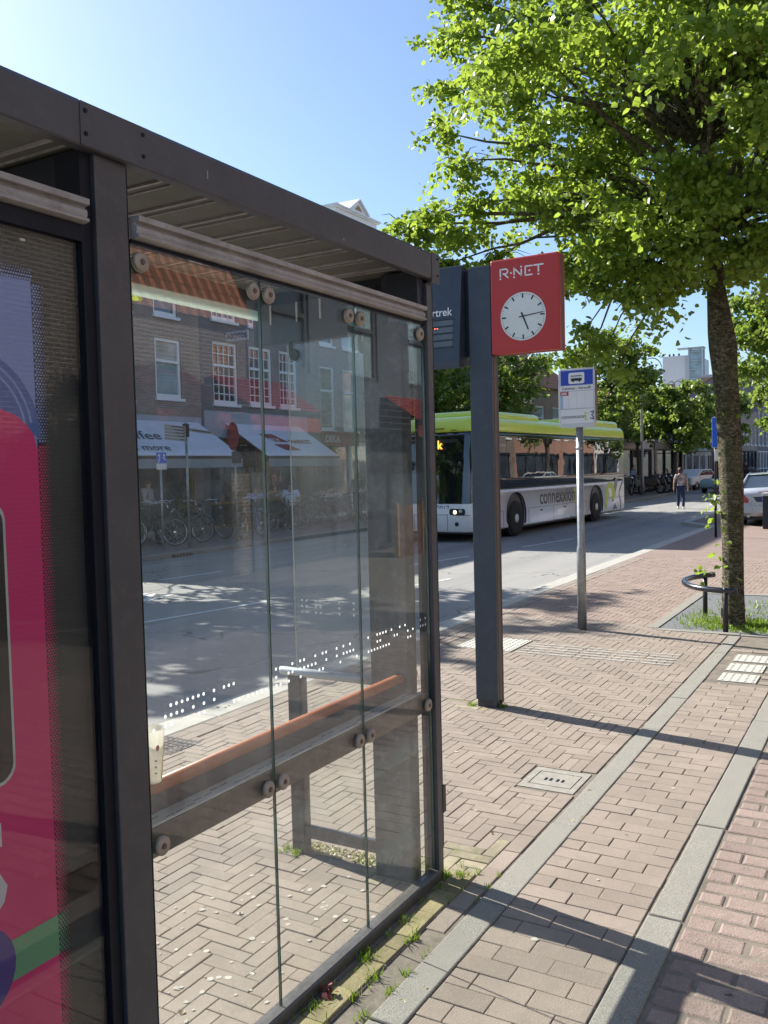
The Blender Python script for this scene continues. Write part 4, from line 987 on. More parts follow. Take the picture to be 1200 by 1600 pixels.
def loft(levels, mb, mi=0, cap=(False, False), pick=None, smooth=True):
    n = len(levels[0][1]); base = len(mb.v)
    for z, ol in levels: mb.v += [(x, y, z) for x, y in ol]
    for i in range(len(levels)-1):
        for k in range(n):
            a = base+i*n+k; b2 = base+i*n+(k+1) % n
            mb.f.append([a, b2, b2+n, a+n]); mb.m.append(pick(i, k) if pick else mi); mb.sm.append(smooth)
    if cap[0]: mb.f.append([base+k for k in range(n)][::-1]); mb.m.append(mi); mb.sm.append(False)
    if cap[1]: mb.f.append([base+(len(levels)-1)*n+k for k in range(n)]); mb.m.append(mi); mb.sm.append(False)
o0 = lambda i=0, f=0, r=0: bus_outline(i, .42, .14, f, r)
b = MB()
loft([(.26, o0(.03, .05, .02)), (.30, o0(0, .0)), (.75, o0(0, .0)), (1.10, o0(0, .05)), (1.28, o0(0, .08))], b, 0, (True, True), smooth=True)
body = b.build('lower_body', M['buswhite'], bus)
def cut(obj, x, r):
    c = MB().lathe([(r, -.1), (r, .55)], (x, 0, r-.02), 'Y', 40).build('cut', M['black'], bus)
    m = obj.modifiers.new('cut', 'BOOLEAN'); m.object = c; m.operation = 'DIFFERENCE'; m.solver = 'EXACT'
    bpy.context.view_layer.update(); dg = bpy.context.evaluated_depsgraph_get()
    me = bpy.data.meshes.new_from_object(obj.evaluated_get(dg)); obj.modifiers.clear(); obj.data = me; bpy.data.objects.remove(c)
WX = (2.45, 8.8)
for x in WX: cut(body, x, .60)
for x in WX:
    MB().lathe([(.595, .03), (.595, .5)], (x, 0, .58), 'Y', 40).build('wheel_housing', M['black'], bus)
    a = MB()
    a.tube([(x+.605*math.cos(R(t)), -.004, .58+.605*math.sin(R(t))) for t in range(-25, 206, 8)], .022, 6); a.build('arch_lip', M['black'], bus)
    tire(bus, x, .13, .485, .28, -1, bus=True)
    tire(bus, x, BW-.13, .485, .28, 1, bus=True)
MB().box(.3, BL-.3, .12, BW-.12, .20, .32).build('chassis', M['black'], bus)
gf = lambda f: bus_outline(.006, .40, .12, f, .01)
b = MB(); loft([(1.281, gf(.085)), (1.6, gf(.10)), (2.2, gf(.16)), (2.66, gf(.22)), (2.80, gf(.25))], b, 0, (True, True))
b.build('window_band', M['busglass'], bus)
# windscreen drops below the side windows at the front
b = MB(); ol0 = bus_outline(-.004, .42, .14, -.004); ol1 = bus_outline(-.004, .42, .14, .10); ol2 = bus_outline(-.002, .42, .14, .215)
idx = list(range(27, 36))+list(range(0, 9))
n = len(idx)
lv = [(z, [bus_outline(-.004, .42, .14, f)[k] for k in idx]) for z, f in ((.98, .03), (1.30, .075), (1.7, .105), (2.2, .155), (2.72, .225))]
for k in range(n):      # lower edge of the screen curves up toward the corner
    t = min(k, n-1-k)/(n/2); lv[0][1][k] = lv[0][1][k]
base = len(b.v)
for z, pl in lv:
    for k, (x, y) in enumerate(pl):
        e = abs((k-(n-1)/2)/((n-1)/2)); b.v.append((x, y, z+(.20*max(0, e-.45)/.55 if z < 1 else 0)))
for i in range(len(lv)-1):
    for k in range(n-1): b.f.append([base+i*n+k, base+i*n+k+1, base+(i+1)*n+k+1, base+(i+1)*n+k]); b.m.append(0); b.sm.append(True)
b.build('windscreen', M['windscreen'], bus)
b = MB(); loft([(2.801, o0(-.01, .24)), (2.86, o0(-.012, .245)), (3.04, o0(.0, .28, .05)), (3.14, o0(.07, .36, .14)), (3.19, o0(.22, .5, .3)), (3.20, o0(.5, .9, .6))], b, 0, (True, True))
b.build('roof', M['lime'], bus)
def pod(x0, x1, y0, y1, z0, z1, name='roof_pod'):
    b = MB(); ol = lambda i: [(x, y) for x, y in rrect(x0+i, x1-i, y0+i, y1-i, .12, 4)]
    loft([(z0, ol(0)), (z1-.10, ol(0.02)), (z1-.03, ol(.05)), (z1, ol(.12))], b, 0, (True, True)); b.build(name, M['lime'], bus)
pod(1.0, 4.6, .16, BW-.16, 3.12, 3.36); pod(7.4, 11.5, .10, BW-.10, 3.10, 3.38)
b = MB(); b.box(.19, .24, .95, 1.25, 2.885, 2.90); b.box(.17, .215, 1.5, 1.9, 2.83, 2.85); b.box(.205, .26, .6, .75, 2.835, 2.85)
build_each(b, 'roof_vent', M['black'], bus)
# seams on the side panels
b = MB()
for x in (1.62, 3.28, 5.1, 6.9, 7.9, 9.62): b.box(x, x+.012, -.0035, .002, .30, .72)
b.box(3.3, 7.9, -.0035, .002, .715, .725); b.box(9.62, 11.7, -.0035, .002, .72, .73); b.box(.6, 1.6, -.0035, .002, .72, .73)
build_each(b, 'panel_seam', M['greytext'], bus)
b = MB()
for x in (1.1, 4.1, 5.9, 7.4, 10.4): b.box(x, x+.16, -.006, .001, .60, .645)
build_each(b, 'side_marker', M['black'], bus)
MB().box(.95, 1.15, -.008, .001, .93, .99).build('flap', M['steel_lt'], bus)
fbus = lambda x0, z0: (lambda u, v, w: (x0+u, -.002-w, z0+v))
b = MB(); b.text('connexxion', .62, fbus(4.05, .79), .003, sx=.96, offset=.008); b.build('operator_name', M['greytext'], bus)
b = MB(); xmark(b, 6.98, .95, .42, fbus(0, 0), .003, False); b.build('logo_yellow_half', M['ylime'], bus)
b = MB(); xmark(b, 7.02, 1.00, .42, fbus(0, 0), .003, True); b.build('logo_grey_half', M['greytext'], bus)
b = MB(); b.prism([(9.66, .36), (9.85, .36), (9.98, .82), (10.5, .62), (10.78, .80), (10.55, 1.24), (9.95, 1.26), (9.72, .95)], fbus(0, 0), .003); b.build('lime_shape', M['ylime'], bus)
b = MB(); b.prism([(10.0, 1.05), (10.3, 1.05), (10.4, .80), (10.12, .72)], fbus(0, 0), .0045); b.build('white_shape', M['buswhite'], bus)
b = MB(); stroke(b, [(10.85, 1.26), (10.68, 1.0)], .28, fbus(0, 0), .003); stroke(b, [(11.55, 1.26), (11.2, .95), (11.15, .8), (11.35, .5), (11.3, .33)], .10, fbus(0, 0), .003); b.build('grey_shapes', mat('bus_grey_shape', (.22, .24, .25), .4), bus)
b = MB(); b.prism([(10.4, .32), (10.7, .52), (10.95, .32)], fbus(0, 0), .003); b.build('blue_shape', mat('bus_blue_shape', (.03, .12, .20), .4), bus)
b = MB()
for dx, dz in ((-1, 1), (1, 1), (-1, -1), (1, -1)): b.prism(circle(8, .042, 1.0+dx*.04, 2.46+dz*.04), lambda u, v, w: (u, -.0-w+.004, v), .006)
b.text('Zero Emission', .10, lambda u, v, w: (1.13+u, .004-w, 2.43+v), .006, sx=1.2); b.build('window_decal', M['white'], bus)
b = MB()
for x in (1.9, 5.2, 8.6): b.box(x, x+.008, .004, .0055, 1.29, 2.79)
b.box(.5, 11.6, .002, .0055, 1.285, 1.32)
build_each(b, 'window_pillar', M['black'], bus)
# front details
ffr = lambda u, v, w: (-.002-w, BW-u, v)
def fx(z): return .0 if z < .75 else (z-.75)*.12
b = MB()
for k, (y0, y1) in enumerate(((.30, .62), (BW-.62, BW-.30))):
    b.prism(rrect(y0-.02, y1+.1, .70, .86, .05), lambda u, v, w: (-.004-w, u, v), .012)
b.build('lamp_band', M['black'], bus)
def front_part(y, z, r, m, name, d=.02): MB().lathe([(r, .02), (r, -d), (r*.7, -d-.004)], (-.004, y, z), 'X', 20).build(name, m, bus)
for s in (0, 1):
    yy = (lambda y: BW-y if s else y)
    front_part(yy(.56), .775, .048, M['lamp_on'], 'headlight', .022); front_part(yy(.40), .80, .045, M['rimsteel'], 'indicator', .022)
    front_part(yy(.52), .47, .055, M['black'], 'fog_lamp', .008)
    MB().box(-.012, .0, yy(.33)-.2 if s else .13, yy(.33)+.2 if s else .55, .69, .70).build('bumper_seam', M['greytext'], bus)
b = MB(); b.box(-.006, .003, .78, .79, .30, .72); b.box(-.006, .003, BW-.79, BW-.78, .30, .72); b.box(-.006, .003, .79, BW-.79, .70, .71); b.build('bumper_seam', M['greytext'], bus)
b = MB(); b.text('2017', .20, lambda u, v, w: (.028-w, 1.10-u, v+.80), .012, sx=.9); b.build('fleet_number', M['navy'], bus)
b = MB(); b.box(.20, .26, .55, 2.0, 2.28, 2.62); b.build('destination_case', M['black'], bus)
b = MB(); b.text('k', .30, lambda u, v, w: (.165-w, 1.12-u, v+2.38), .012, sx=.9, offset=.006); b.build('destination_letter', M['led'], bus)
MB().bar((.09, .55, 1.10), (.03, 1.25, 1.36), .012, .02).build('wiper', M['black'], bus)
b = MB(); b.tube([(.25, .02, 2.7), (-.05, -.16, 2.62), (-.10, -.2, 2.4)], .02, 8); b.ell((-.10, -.21, 2.2), (.06, .10, .2)); b.build('mirror', M['black'], bus)

def car(name, loc, rz, paint, label, cat='car', L=4.5, Wd=1.78, H=1.42, hatch=False, group=None):
    """saloon seen from behind; local +x is the nose, x=0 the tail"""
    t = empty(name, loc, label, cat, group, rz); hw = Wd/2
    def sec(x, zb, zt, w, crown=.04, tum=0.0):
        pts = [(-w*.94, zb), (-w, zb+.12), (-w, zb+(zt-zb)*.55), (-w*.97, zt-.06), (-w*.86, zt), (0, zt+crown), (w*.86, zt), (w*.97, zt-.06), (w, zb+(zt-zb)*.55), (w, zb+.12), (w*.94, zb)]
        return [(x, y, z) for y, z in pts]
    st = [(0.0, .36, .86, hw*.86), (.05, .27, .96, hw*.93), (.25, .22, 1.02, hw*.98), (.9, .20, 1.0, hw), (2.0, .20, .95, hw), (3.1, .20, .93, hw), (3.9, .22, .82, hw*.96), (4.35, .25, .70, hw*.86), (4.5, .32, .55, hw*.7)]
    b = MB(); n = 11
    for i, (x, zb, zt, w) in enumerate(st): b.v += sec(x*L/4.5, zb, zt, w)
    for i in range(len(st)-1):
        for k in range(n-1): b.f.append([i*n+k, i*n+k+1, (i+1)*n+k+1, (i+1)*n+k]); b.m.append(0); b.sm.append(True)
        b.f.append([i*n+n-1, i*n, (i+1)*n, (i+1)*n+n-1]); b.m.append(0); b.sm.append(False)
    b.f.append(list(range(n))[::-1]); b.m.append(0); b.sm.append(False); e = (len(st)-1)*n; b.f.append([e+k for k in range(n)]); b.m.append(0); b.sm.append(False)
    body = b.build('body', paint, t)
    # greenhouse
    def gs(x, z, w): return [(x, -w, z-.002), (x, -w*.96, z), (x, w*.96, z), (x, w, z-.002)]
    gh = [(.55, .99, .80), (1.35, H-.05, .66), (1.9, H, .64), (2.5, H-.03, .65), (3.25, .93, .80)]
    b = MB()
    lo = [(.55, .95), (1.35, .95), (1.9, .95), (2.5, .94), (3.25, .90)]
    for (x, z, w), (x2, z2) in zip(gh, lo):
        x *= L/4.5; b.v += [(x, -hw*.93, z2), (x, -hw*w/.80*.92 if z < 1 else -hw*w*1.18, z), (x, 0, z+.02), (x, hw*w/.80*.92 if z < 1 else hw*w*1.18, z), (x, hw*.93, z2)]
    for i in range(4):
        for k in range(4): b.f.append([i*5+k, i*5+k+1, i*5+5+k+1, i*5+5+k]); b.m.append(0); b.sm.append(False)
    b.f.append([0, 1, 2, 3, 4][::-1]); b.m.append(0); b.sm.append(False); b.f.append([20, 21, 22, 23, 24]); b.m.append(0); b.sm.append(False)
    b.build('windows', M['winglass'], t)
    b = MB()
    q = lambda x: x*L/4.5
    b.add([(q(1.30), -hw*.66*1.16, H-.045), (q(1.9), -hw*.64*1.17, H+.008), (q(2.55), -hw*.65*1.17, H-.022), (q(2.55), 0, H+.004), (q(1.9), 0, H+.032), (q(1.30), 0, H-.015),
           (q(2.55), hw*.65*1.17, H-.022), (q(1.9), hw*.64*1.17, H+.008), (q(1.30), hw*.66*1.16, H-.045)], [(0, 1, 4, 5), (1, 2, 3, 4), (5, 4, 7, 8), (4, 3, 6, 7)], 0, True)
    b.build('roof_panel', paint, t)
    b = MB()
    for s in (-1, 1):
        b.tube([(q(.48), s*hw*.93, .985), (q(1.32), s*hw*.78, H-.05), (q(1.9), s*hw*.76, H), (q(2.5), s*hw*.77, H-.03), (q(3.28), s*hw*.93, .93)], .032, 6)
        b.tube([(q(1.9), s*hw*.955, .95), (q(1.9), s*hw*.775, H-.02)], .025, 6)
    b.build('roof_pillars', paint, t)
    for s in (-1, 1):
        b = MB(); b.add([(-.012, s*hw*.90, .70), (-.012, s*hw*.66, .62), (-.012, s*hw*.60, .72), (-.008, s*hw*.74, .84), (.03, s*hw*.94, .86), (.25, s*hw*.995, .84), (.25, s*hw*.995, .74)], [(0, 1, 2, 3, 4, 5, 6)])
        b.prism([(hw*.60, .64), (hw*.90, .66), (hw*.92, .86), (hw*.72, .85)], lambda u, v, w: (.01-w, s*u, v), .03); b.build('tail_lamp', M['redlamp'], t)
        MB().tube([(-.03, s*hw*.62, .28), (.1, s*hw*.62, .28)], .045, 12).build('exhaust', M['chrome'], t)
    MB().prism([(-hw*.93, .34), (hw*.93, .34), (hw*.90, .56), (-hw*.90, .56)], lambda u, v, w: (.0-w, u, v), .05).build('bumper', paint, t, bevel=.02)
    MB().prism([(-.34, .66), (.34, .66), (.44, .80), (-.44, .80)], lambda u, v, w: (.002-w, u, v), .008).build('plate_recess', M['greytext'], t)
    pl = MB().prism([(-.26, .68), (.26, .68), (.26, .785), (-.26, .785)], lambda u, v, w: (-.008-w, u, v), .006).build('number_plate', M['plate'], t)
    MB().prism([(.20, .68), (.26, .68), (.26, .785), (.20, .785)], lambda u, v, w: (-.0145-w, u, v), .001).build('plate_band', M['blue'], pl)
    b = MB(); b.text('01', .11, lambda u, v, w: (-.0145-w, .17-u, v+.69), .001, offset=.002); b.build('plate_number', M['black'], pl)
    MB().bar((-.01, -.3, .93), (-.01, .3, .93), .012, .02).build('trunk_trim', M['redlamp'], t)
    for x in (.85*L/4.5, 3.55*L/4.5):
        for s in (-1, 1): tire(t, x, s*(hw-.11), .31, .2, s)
    MB().box(.1, L-.2, -hw*.8, hw*.8, .17, .30).build('underbody', M['black'], t)
    return t
car('silver_car', (26.0, 2.98, 0), R(2), M['silver'], 'silver saloon parked behind the linden trunk, rear and yellow plate toward us')
car('parked_car', (33.0, 3.2, 0), R(2), mat('white_car_paint', (.6, .63, .66), .3, .1, .03, 1, 0, coat=.8), 'pale car parked in front of the silver saloon with only its roof showing', L=4.3, H=1.52)
car('parked_car', (66, 6.3, 0), R(2), mat('red_car_paint', (.35, .02, .02), .3, .1, .03, 1, 0, coat=.8), 'red car far down the road at the right edge', L=4.3, H=1.5)
# classic roadster side on
t = empty('classic_car', (57, 9.25, -.1), 'pale blue open classic sports car parked across the far bend', 'car', rz=R(-95+90))
def extr_profile(pts, y0, y1, m, name, parent, bev=.06):
    return MB().prism(pts, lambda u, v, w: (u, y0+w, v), y1-y0).build(name, m, parent, bevel=bev)
extr_profile([(-2.0, .35), (-2.05, .62), (-1.8, .80), (-1.2, .86), (-.6, .80), (-.1, .82), (.9, .80), (1.55, .84), (1.95, .66), (2.0, .40), (1.7, .30), (-1.7, .28)], -.78, .78, M['paleblue'], 'body', t)
for x in (-1.3, 1.25):
    for s in (-1, 1):
        w = tire(t, x, s*.68, .33, .2, s)
MB().add([(-.2, -.6, .82), (-.2, .6, .82), (.05, .52, 1.12), (.05, -.52, 1.12)], [(0, 1, 2, 3)]).build('windscreen', M['winglass'], t)
t = empty('white_car', (62.5, 11.75, -.1), 'white car with its bonnet raised behind the pale blue roadster', 'car', rz=R(-20))
extr_profile([(-2.0, .35), (-2.0, .85), (-1.2, .95), (-.7, 1.35), (.5, 1.38), (1.0, .98), (1.9, .85), (2.0, .4)], -.8, .8, M['white'], 'body', t)
extr_profile([(-1.05, .98), (-.65, 1.3), (.42, 1.32), (.85, 1.0)], -.81, .81, M['winglass'], 'windows', t, .005)
for x in (-1.3, 1.3):
    for s in (-1, 1): tire(t, x, s*.7, .31, .2, s)

def motorbike(loc, rz, label, seed):
    t = empty('motorbike', loc, label, 'motorbike', 'motorbikes parked on the far corner', rz)
    for x in (-.68, .70):
        w = MB(); w.tube([(.29*math.cos(a*.3927), 0, .29*math.sin(a*.3927)) for a in range(16)], .055, 8, closed=True); o = w.build('wheel', M['tyre'], t, (x, 0, .34))
        MB().lathe([(.15, -.02), (.15, .02)], (0, 0, 0), 'Y', 14).build('brake_disc', M['steel_dk'], o)
    MB().prism([(-.95, .75), (-.55, .62), (.0, .45), (.35, .42), (.50, .62), (.42, .92), (.62, 1.12), (.40, 1.15), (.22, .95), (-.1, .86), (-.75, .92)], lambda u, v, w: (u, -.14+w, v), .28).build('fairing', M['black'], t, bevel=.05)
    MB().prism([(-.80, .92), (-.15, .86), (-.1, .92), (-.75, 1.0)], lambda u, v, w: (u, -.13+w, v), .26).build('seat', M['darkcloth'], t, bevel=.03)
    b = MB(); b.tube([(.70, .07, .34), (.45, .07, 1.0)], .025, 8); b.tube([(.70, -.07, .34), (.45, -.07, 1.0)], .025, 8); b.build('fork', M['steel'], t)
    MB().tube([(.32, -.36, 1.08), (.42, -.15, 1.05), (.42, .15, 1.05), (.32, .36, 1.08)], .018, 8).build('handlebar', M['steel'], t)
    b = MB(); b.add([(.46, -.16, 1.10), (.46, .16, 1.10), (.34, .13, 1.42), (.34, -.13, 1.42)], [(0, 1, 2, 3)]); b.build('wind_shield', M['winglass'], t)
    MB().ell((.62, 0, .98), (.07, .1, .08)).build('headlight', M['chrome'], t)
    MB().tube([(-.1, -.17, .3), (-.85, -.19, .42)], .05, 8).build('exhaust', M['steel_dk'], t)
    return t
for i, (x, y, a) in enumerate(((50.2, 12.7, 172), (52.2, 12.5, -60), (53.6, 12.45, -75), (55.4, 12.5, -100), (57.4, 12.7, -80))):
    motorbike((x, y, 0), R(a), ['black scooter nearest the back of the bus', 'black motorbike second from the bus, front wheel to us', 'motorbike third from the bus in the corner row', 'motorbike fourth from the bus in the corner row', 'farthest motorbike of the corner row, beside the walking woman'][i], i)

# ================================================================= PEOPLE
def skinned(name, nodes, edges, root, m, parent, sub=2):
    bm = bmesh.new(); lay = bm.verts.layers.skin.verify(); V = {}
    for k, (p, r) in nodes.items():
        v = bm.verts.new(p); r = r if isinstance(r, tuple) else (r, r); v[lay].radius = r; v[lay].use_root = (k == root); V[k] = v
    for a, c in edges: bm.edges.new((V[a], V[c]))
    me = bpy.data.meshes.new(name); bm.to_mesh(me); bm.free()
    o = bpy.data.objects.new(name, me); link(o)
    s = o.modifiers.new('skin', 'SKIN'); s.use_smooth_shade = True; ss = o.modifiers.new('sub', 'SUBSURF'); ss.levels = sub; ss.render_levels = sub
    bpy.context.view_layer.update(); dg = bpy.context.evaluated_depsgraph_get()
    m2 = bpy.data.meshes.new_from_object(o.evaluated_get(dg)); o.modifiers.clear(); o.data = m2; bpy.data.meshes.remove(me)
    m2.materials.clear(); m2.materials.append(m)
    for p in m2.polygons: p.use_smooth = True
    o.parent = parent; return o
def person(loc, rz, label, pose, top, legs, shoe, hair, scale=1.0, long_sleeve=False, hair_long=False, group=None):
    t = empty('person', loc, label, 'person', group, rz); t.scale = (scale,)*3
    hz = .92 if pose != 'sit' else .50
    J = {'pelvis': (0, 0, hz), 'waist': (0, 0, hz+.13), 'chest': (.01, 0, hz+.36), 'neck': (.0, 0, hz+.53), 'skull': (.02, 0, hz+.62), 'crown': (.0, 0, hz+.73)}
    for s, k in ((1, 'l'), (-1, 'r')):
        J['sh'+k] = (0, s*.18, hz+.47)
        if pose == 'walk':
            J['el'+k] = (-.02-.05*s, s*.25, hz+.20); J['wr'+k] = (.04-.09*s, s*.27, hz-.03); J['hd'+k] = (.06-.10*s, s*.27, hz-.12)
            J['hip'+k] = (0, s*.09, hz-.04); J['kn'+k] = (.07+s*.06, s*.10, hz-.44); J['an'+k] = (-.03+s*.13, s*.11, .09); J['toe'+k] = (.12+s*.13, s*.12, .035)
        elif pose == 'sit':
            J['el'+k] = (.10, s*.24, hz+.22); J['wr'+k] = (.32, s*.15, hz+.17); J['hd'+k] = (.41, s*.12, hz+.18)
            J['hip'+k] = (.02, s*.10, hz-.02); J['kn'+k] = (.45, s*.13, hz+.02); J['an'+k] = (.42, s*.13, .09); J['toe'+k] = (.57, s*.14, .035)
        else:
            J['el'+k] = (.02, s*.25, hz+.20); J['wr'+k] = (.20, s*.20, hz+.08); J['hd'+k] = (.28, s*.16, hz+.10)
            J['hip'+k] = (0, s*.09, hz-.04); J['kn'+k] = (.03, s*.10, hz-.44); J['an'+k] = (-.01, s*.11, .09); J['toe'+k] = (.14, s*.12, .035)
    rr = {'pelvis': .125, 'waist': .11, 'chest': .125, 'neck': .052, 'skull': .085, 'crown': .075}
    for k in 'lr': rr.update({'sh'+k: .055, 'el'+k: .040, 'wr'+k: .028, 'hd'+k: .034, 'hip'+k: .085, 'kn'+k: .058, 'an'+k: .038, 'toe'+k: .035})
    E = [('pelvis', 'waist'), ('waist', 'chest'), ('chest', 'neck'), ('neck', 'skull'), ('skull', 'crown')]
    for k in 'lr': E += [('chest', 'sh'+k), ('sh'+k, 'el'+k), ('el'+k, 'wr'+k), ('wr'+k, 'hd'+k), ('pelvis', 'hip'+k), ('hip'+k, 'kn'+k), ('kn'+k, 'an'+k), ('an'+k, 'toe'+k)]
    body = skinned('body', {k: (J[k], rr[k]) for k in J}, E, 'pelvis', M['skin'], t)
    for k, s in (('l', 1), ('r', -1)):      # fingers
        h = Vector(J['hd'+k]); d = (h-Vector(J['wr'+k])).normalized(); sd = d.cross(Vector((0, 1, 0))).normalized()
        b = MB()
        for i, (o, l) in enumerate(((-.024, .060), (-.008, .072), (.008, .068), (.022, .055))):
            p = h+sd*o+d*.02; b.tube([p, p+d*l*.55, p+d*l+Vector((0, -s*.015, 0))], [.009, .008, .006], 6)
        p = h-d*.01-sd*.03; b.tube([p, p-sd*.02+d*.03, p-sd*.025+d*.055], [.010, .009, .007], 6)
        b.build('fingers', M['skin'], t)
    f = MB(); f.ell((.115, 0, hz+.625), (.018, .012, .02), 8)
    for s in (-1, 1): f.ell((-.0+.01, s*.088, hz+.635), (.018, .010, .028), 8)
    f.build('nose_and_ears', M['skin'], t)
    f = MB(); f.ell((.10, .03, hz+.655), (.012, .012, .007), 8); f.ell((.10, -.03, hz+.655), (.012, .012, .007), 8); f.ell((.101, 0, hz+.585), (.008, .022, .006), 8); f.build('eyes_and_mouth', M['darkcloth'], t)
    tn = {'pelvis': .150, 'waist': .135, 'chest': .15, 'neck': .075}; te = [('pelvis', 'waist'), ('waist', 'chest'), ('chest', 'neck')]
    TJ = dict(J); TJ['pelvis'] = (0, 0, hz-.0); TJ['neck'] = (0, 0, hz+.47)
    for k in 'lr':
        TJ['sl'+k] = tuple(Vector(J['sh'+k]).lerp(Vector(J['el'+k]), .75)); tn['sh'+k] = .072; te.append(('chest', 'sh'+k))
        if long_sleeve: tn['el'+k] = .055; tn['wr'+k] = .042; te += [('sh'+k, 'el'+k), ('el'+k, 'wr'+k)]
        else: tn['sl'+k] = .062; te.append(('sh'+k, 'sl'+k))
    skinned('top', {k: (TJ[k], r) for k, r in tn.items()}, te, 'pelvis', top, t)
    ln = {'pelvis': .138}; le = []
    LJ = dict(J); LJ['pelvis'] = (0, 0, hz+.02)
    for k in 'lr': ln.update({'hip'+k: .098, 'kn'+k: .078, 'an'+k: .062}); le += [('pelvis', 'hip'+k), ('hip'+k, 'kn'+k), ('kn'+k, 'an'+k)]
    skinned('trousers', {k: (LJ[k], r) for k, r in ln.items()}, le, 'pelvis', legs, t)
    for k in 'lr':
        a = Vector(J['an'+k]); q = Vector(J['toe'+k]); MB().ell(((a.x*.35+q.x*.65)-.01, (a.y+q.y)/2, .05), (.135, .052, .052), 12).build('shoe', shoe, t)
    h = MB(); h.ell((-.025, 0, hz+.685), (.118, .108, .115), 16, rings=10)
    if hair_long: h.ell((-.06, 0, hz+.60), (.09, .105, .15), 14)
    else: h.ell((-.05, 0, hz+.63), (.08, .098, .085), 14)
    h.build('hair', hair, t); return t
person((37.1, 7.6, -.1), R(8), 'person walking away in the road, floral shirt, navy trousers and white shoes', 'walk', M['floral'], M['jeans'], M['white'], M['hair'], .98, hair_long=False)
person((17.6, 17.6, 0), R(-70), 'person in a pale patterned jacket seen through the glass beside the left shelter post', 'stand', mat('patterned_jacket', (.42, .36, .36), .85, 0, .5, 30), M['darkcloth'], M['darkcloth'], M['hair'], 1.0, True, True)
person((22.2, 17.55, 0), R(-120), 'person in a lavender top seated behind the round red sign pole', 'sit', M['shirtl'], mat('pale_jeans', (.2, .28, .4), .8), M['white'], M['hair'], 1.12)
person((23.6, 17.2, 0), R(-150), 'person in a white shirt and dark trousers seated beside the bicycles', 'sit', M['shirtw'], M['darkcloth'], M['white'], M['hair'], 1.18)
person((28.4, 17.6, 0), R(-170), 'person in dark clothes standing left of the cafe table', 'stand', M['darkcloth'], M['darkcloth'], M['darkcloth'], M['hair'], 1.0, True, group=None)
person((30.0, 17.4, 0), R(170), 'person in a grey top leaning at the cafe table', 'stand', mat('grey_top', (.2, .21, .23), .85), M['darkcloth'], M['darkcloth'], M['hair'], 1.0, True)
person((60, 15.4, 0), R(-100), 'distant person in dark clothing outside the shops beyond the white car', 'stand', M['darkcloth'], M['jeans'], M['darkcloth'], M['hair'], 1.0, True)
person((86, 11.9, 0), R(-160), 'distant person standing in the pale doorway right of the linden trunk', 'stand', M['darkcloth'], M['darkcloth'], M['darkcloth'], M['hair'], 1.05, True)

# ================================================================= BICYCLES AND TERRACE
def bicycle(loc, rz, label, frame=None, basket=False, group='bicycles parked on the far pavement', lean=0):
    t = empty('bicycle', loc, label, 'bicycle', group, rz); t.rotation_euler = (lean, 0, rz)
    fm = frame or M['black']
    for x in (-.54, .54):
        b = MB(); b.tube([(.335*math.cos(a*.2618), 0, .335*math.sin(a*.2618)) for a in range(24)], .020, 6, closed=True); w = b.build('wheel', M['tyre'], t, (x, 0, .355))
        b = MB()
        for a in range(14): b.tube([(0, 0, 0), (.32*math.cos(a*.4488), 0, .32*math.sin(a*.4488))], .0028, 3, caps=False)
        b.lathe([(.03, -.04), (.03, .04)], (0, 0, 0), 'Y', 10); b.tube([(.315*math.cos(a*.2618), 0, .315*math.sin(a*.2618)) for a in range(24)], .010, 5, closed=True)
        b.build('spokes', M['chrome'], w)
        g = MB(); g.tube([(x+.375*math.cos(R(a)), 0, .355+.375*math.sin(R(a))) for a in range(20, 171, 15)], .018, 5); g.build('mudguard', fm, t)
    b = MB(); P = dict(bb=(-.08, 0, .30), st=(-.22, 0, .86), hd=(.36, 0, .92), hb=(.40, 0, .70), rw=(-.54, 0, .355), fw=(.54, 0, .355))
    for a, c, r in (('bb', 'st', .017), ('bb', 'hb', .02), ('hb', 'hd', .02), ('hb', 'fw', .014), ('bb', 'rw', .012), ('st', 'rw', .010)): b.tube([P[a], P[c]], r, 7)
    b.tube([(-.18, 0, .66), (.12, 0, .56), (.40, 0, .72)], .018, 7); b.build('frame', fm, t)
    b = MB(); b.tube([(.36, 0, .92), (.33, 0, 1.06)], .014, 6); b.tube([(.10, .30, 1.06), (.28, .24, 1.12), (.34, .0, 1.07), (.28, -.24, 1.12), (.10, -.30, 1.06)], .013, 7); b.build('handlebar', M['chrome'], t)
    b = MB(); b.ell((-.27, 0, .93), (.14, .075, .035), 12); b.tube([(-.22, 0, .86), (-.24, 0, .92)], .014, 6); b.build('saddle', M['darkcloth'], t)
    b = MB(); b.box(-.80, -.32, -.07, .07, .72, .735); b.tube([(-.78, .06, .72), (-.54, .05, .36)], .006, 4); b.tube([(-.78, -.06, .72), (-.54, -.05, .36)], .006, 4); b.build('carrier', M['steel_dk'], t)
    MB().lathe([(.005, 0), (.045, .02), (.05, .05)], (.44, 0, .86), 'X', 12).build('lamp', M['chrome'], t)
    b = MB(); b.lathe([(.10, -.004), (.10, .004)], (-.08, -.05, .30), 'Y', 16); b.bar((-.08, -.07, .30), (-.02, -.07, .15), .02, .015); b.bar((-.02, -.14, .14), (-.02, -.06, .14), .08, .02); b.build('crankset', M['steel_dk'], t)
    if basket: MB().box(.42, .78, -.20, .20, .80, 1.05).build('crate', M['darkcloth'], t, bevel=.01)
    return t
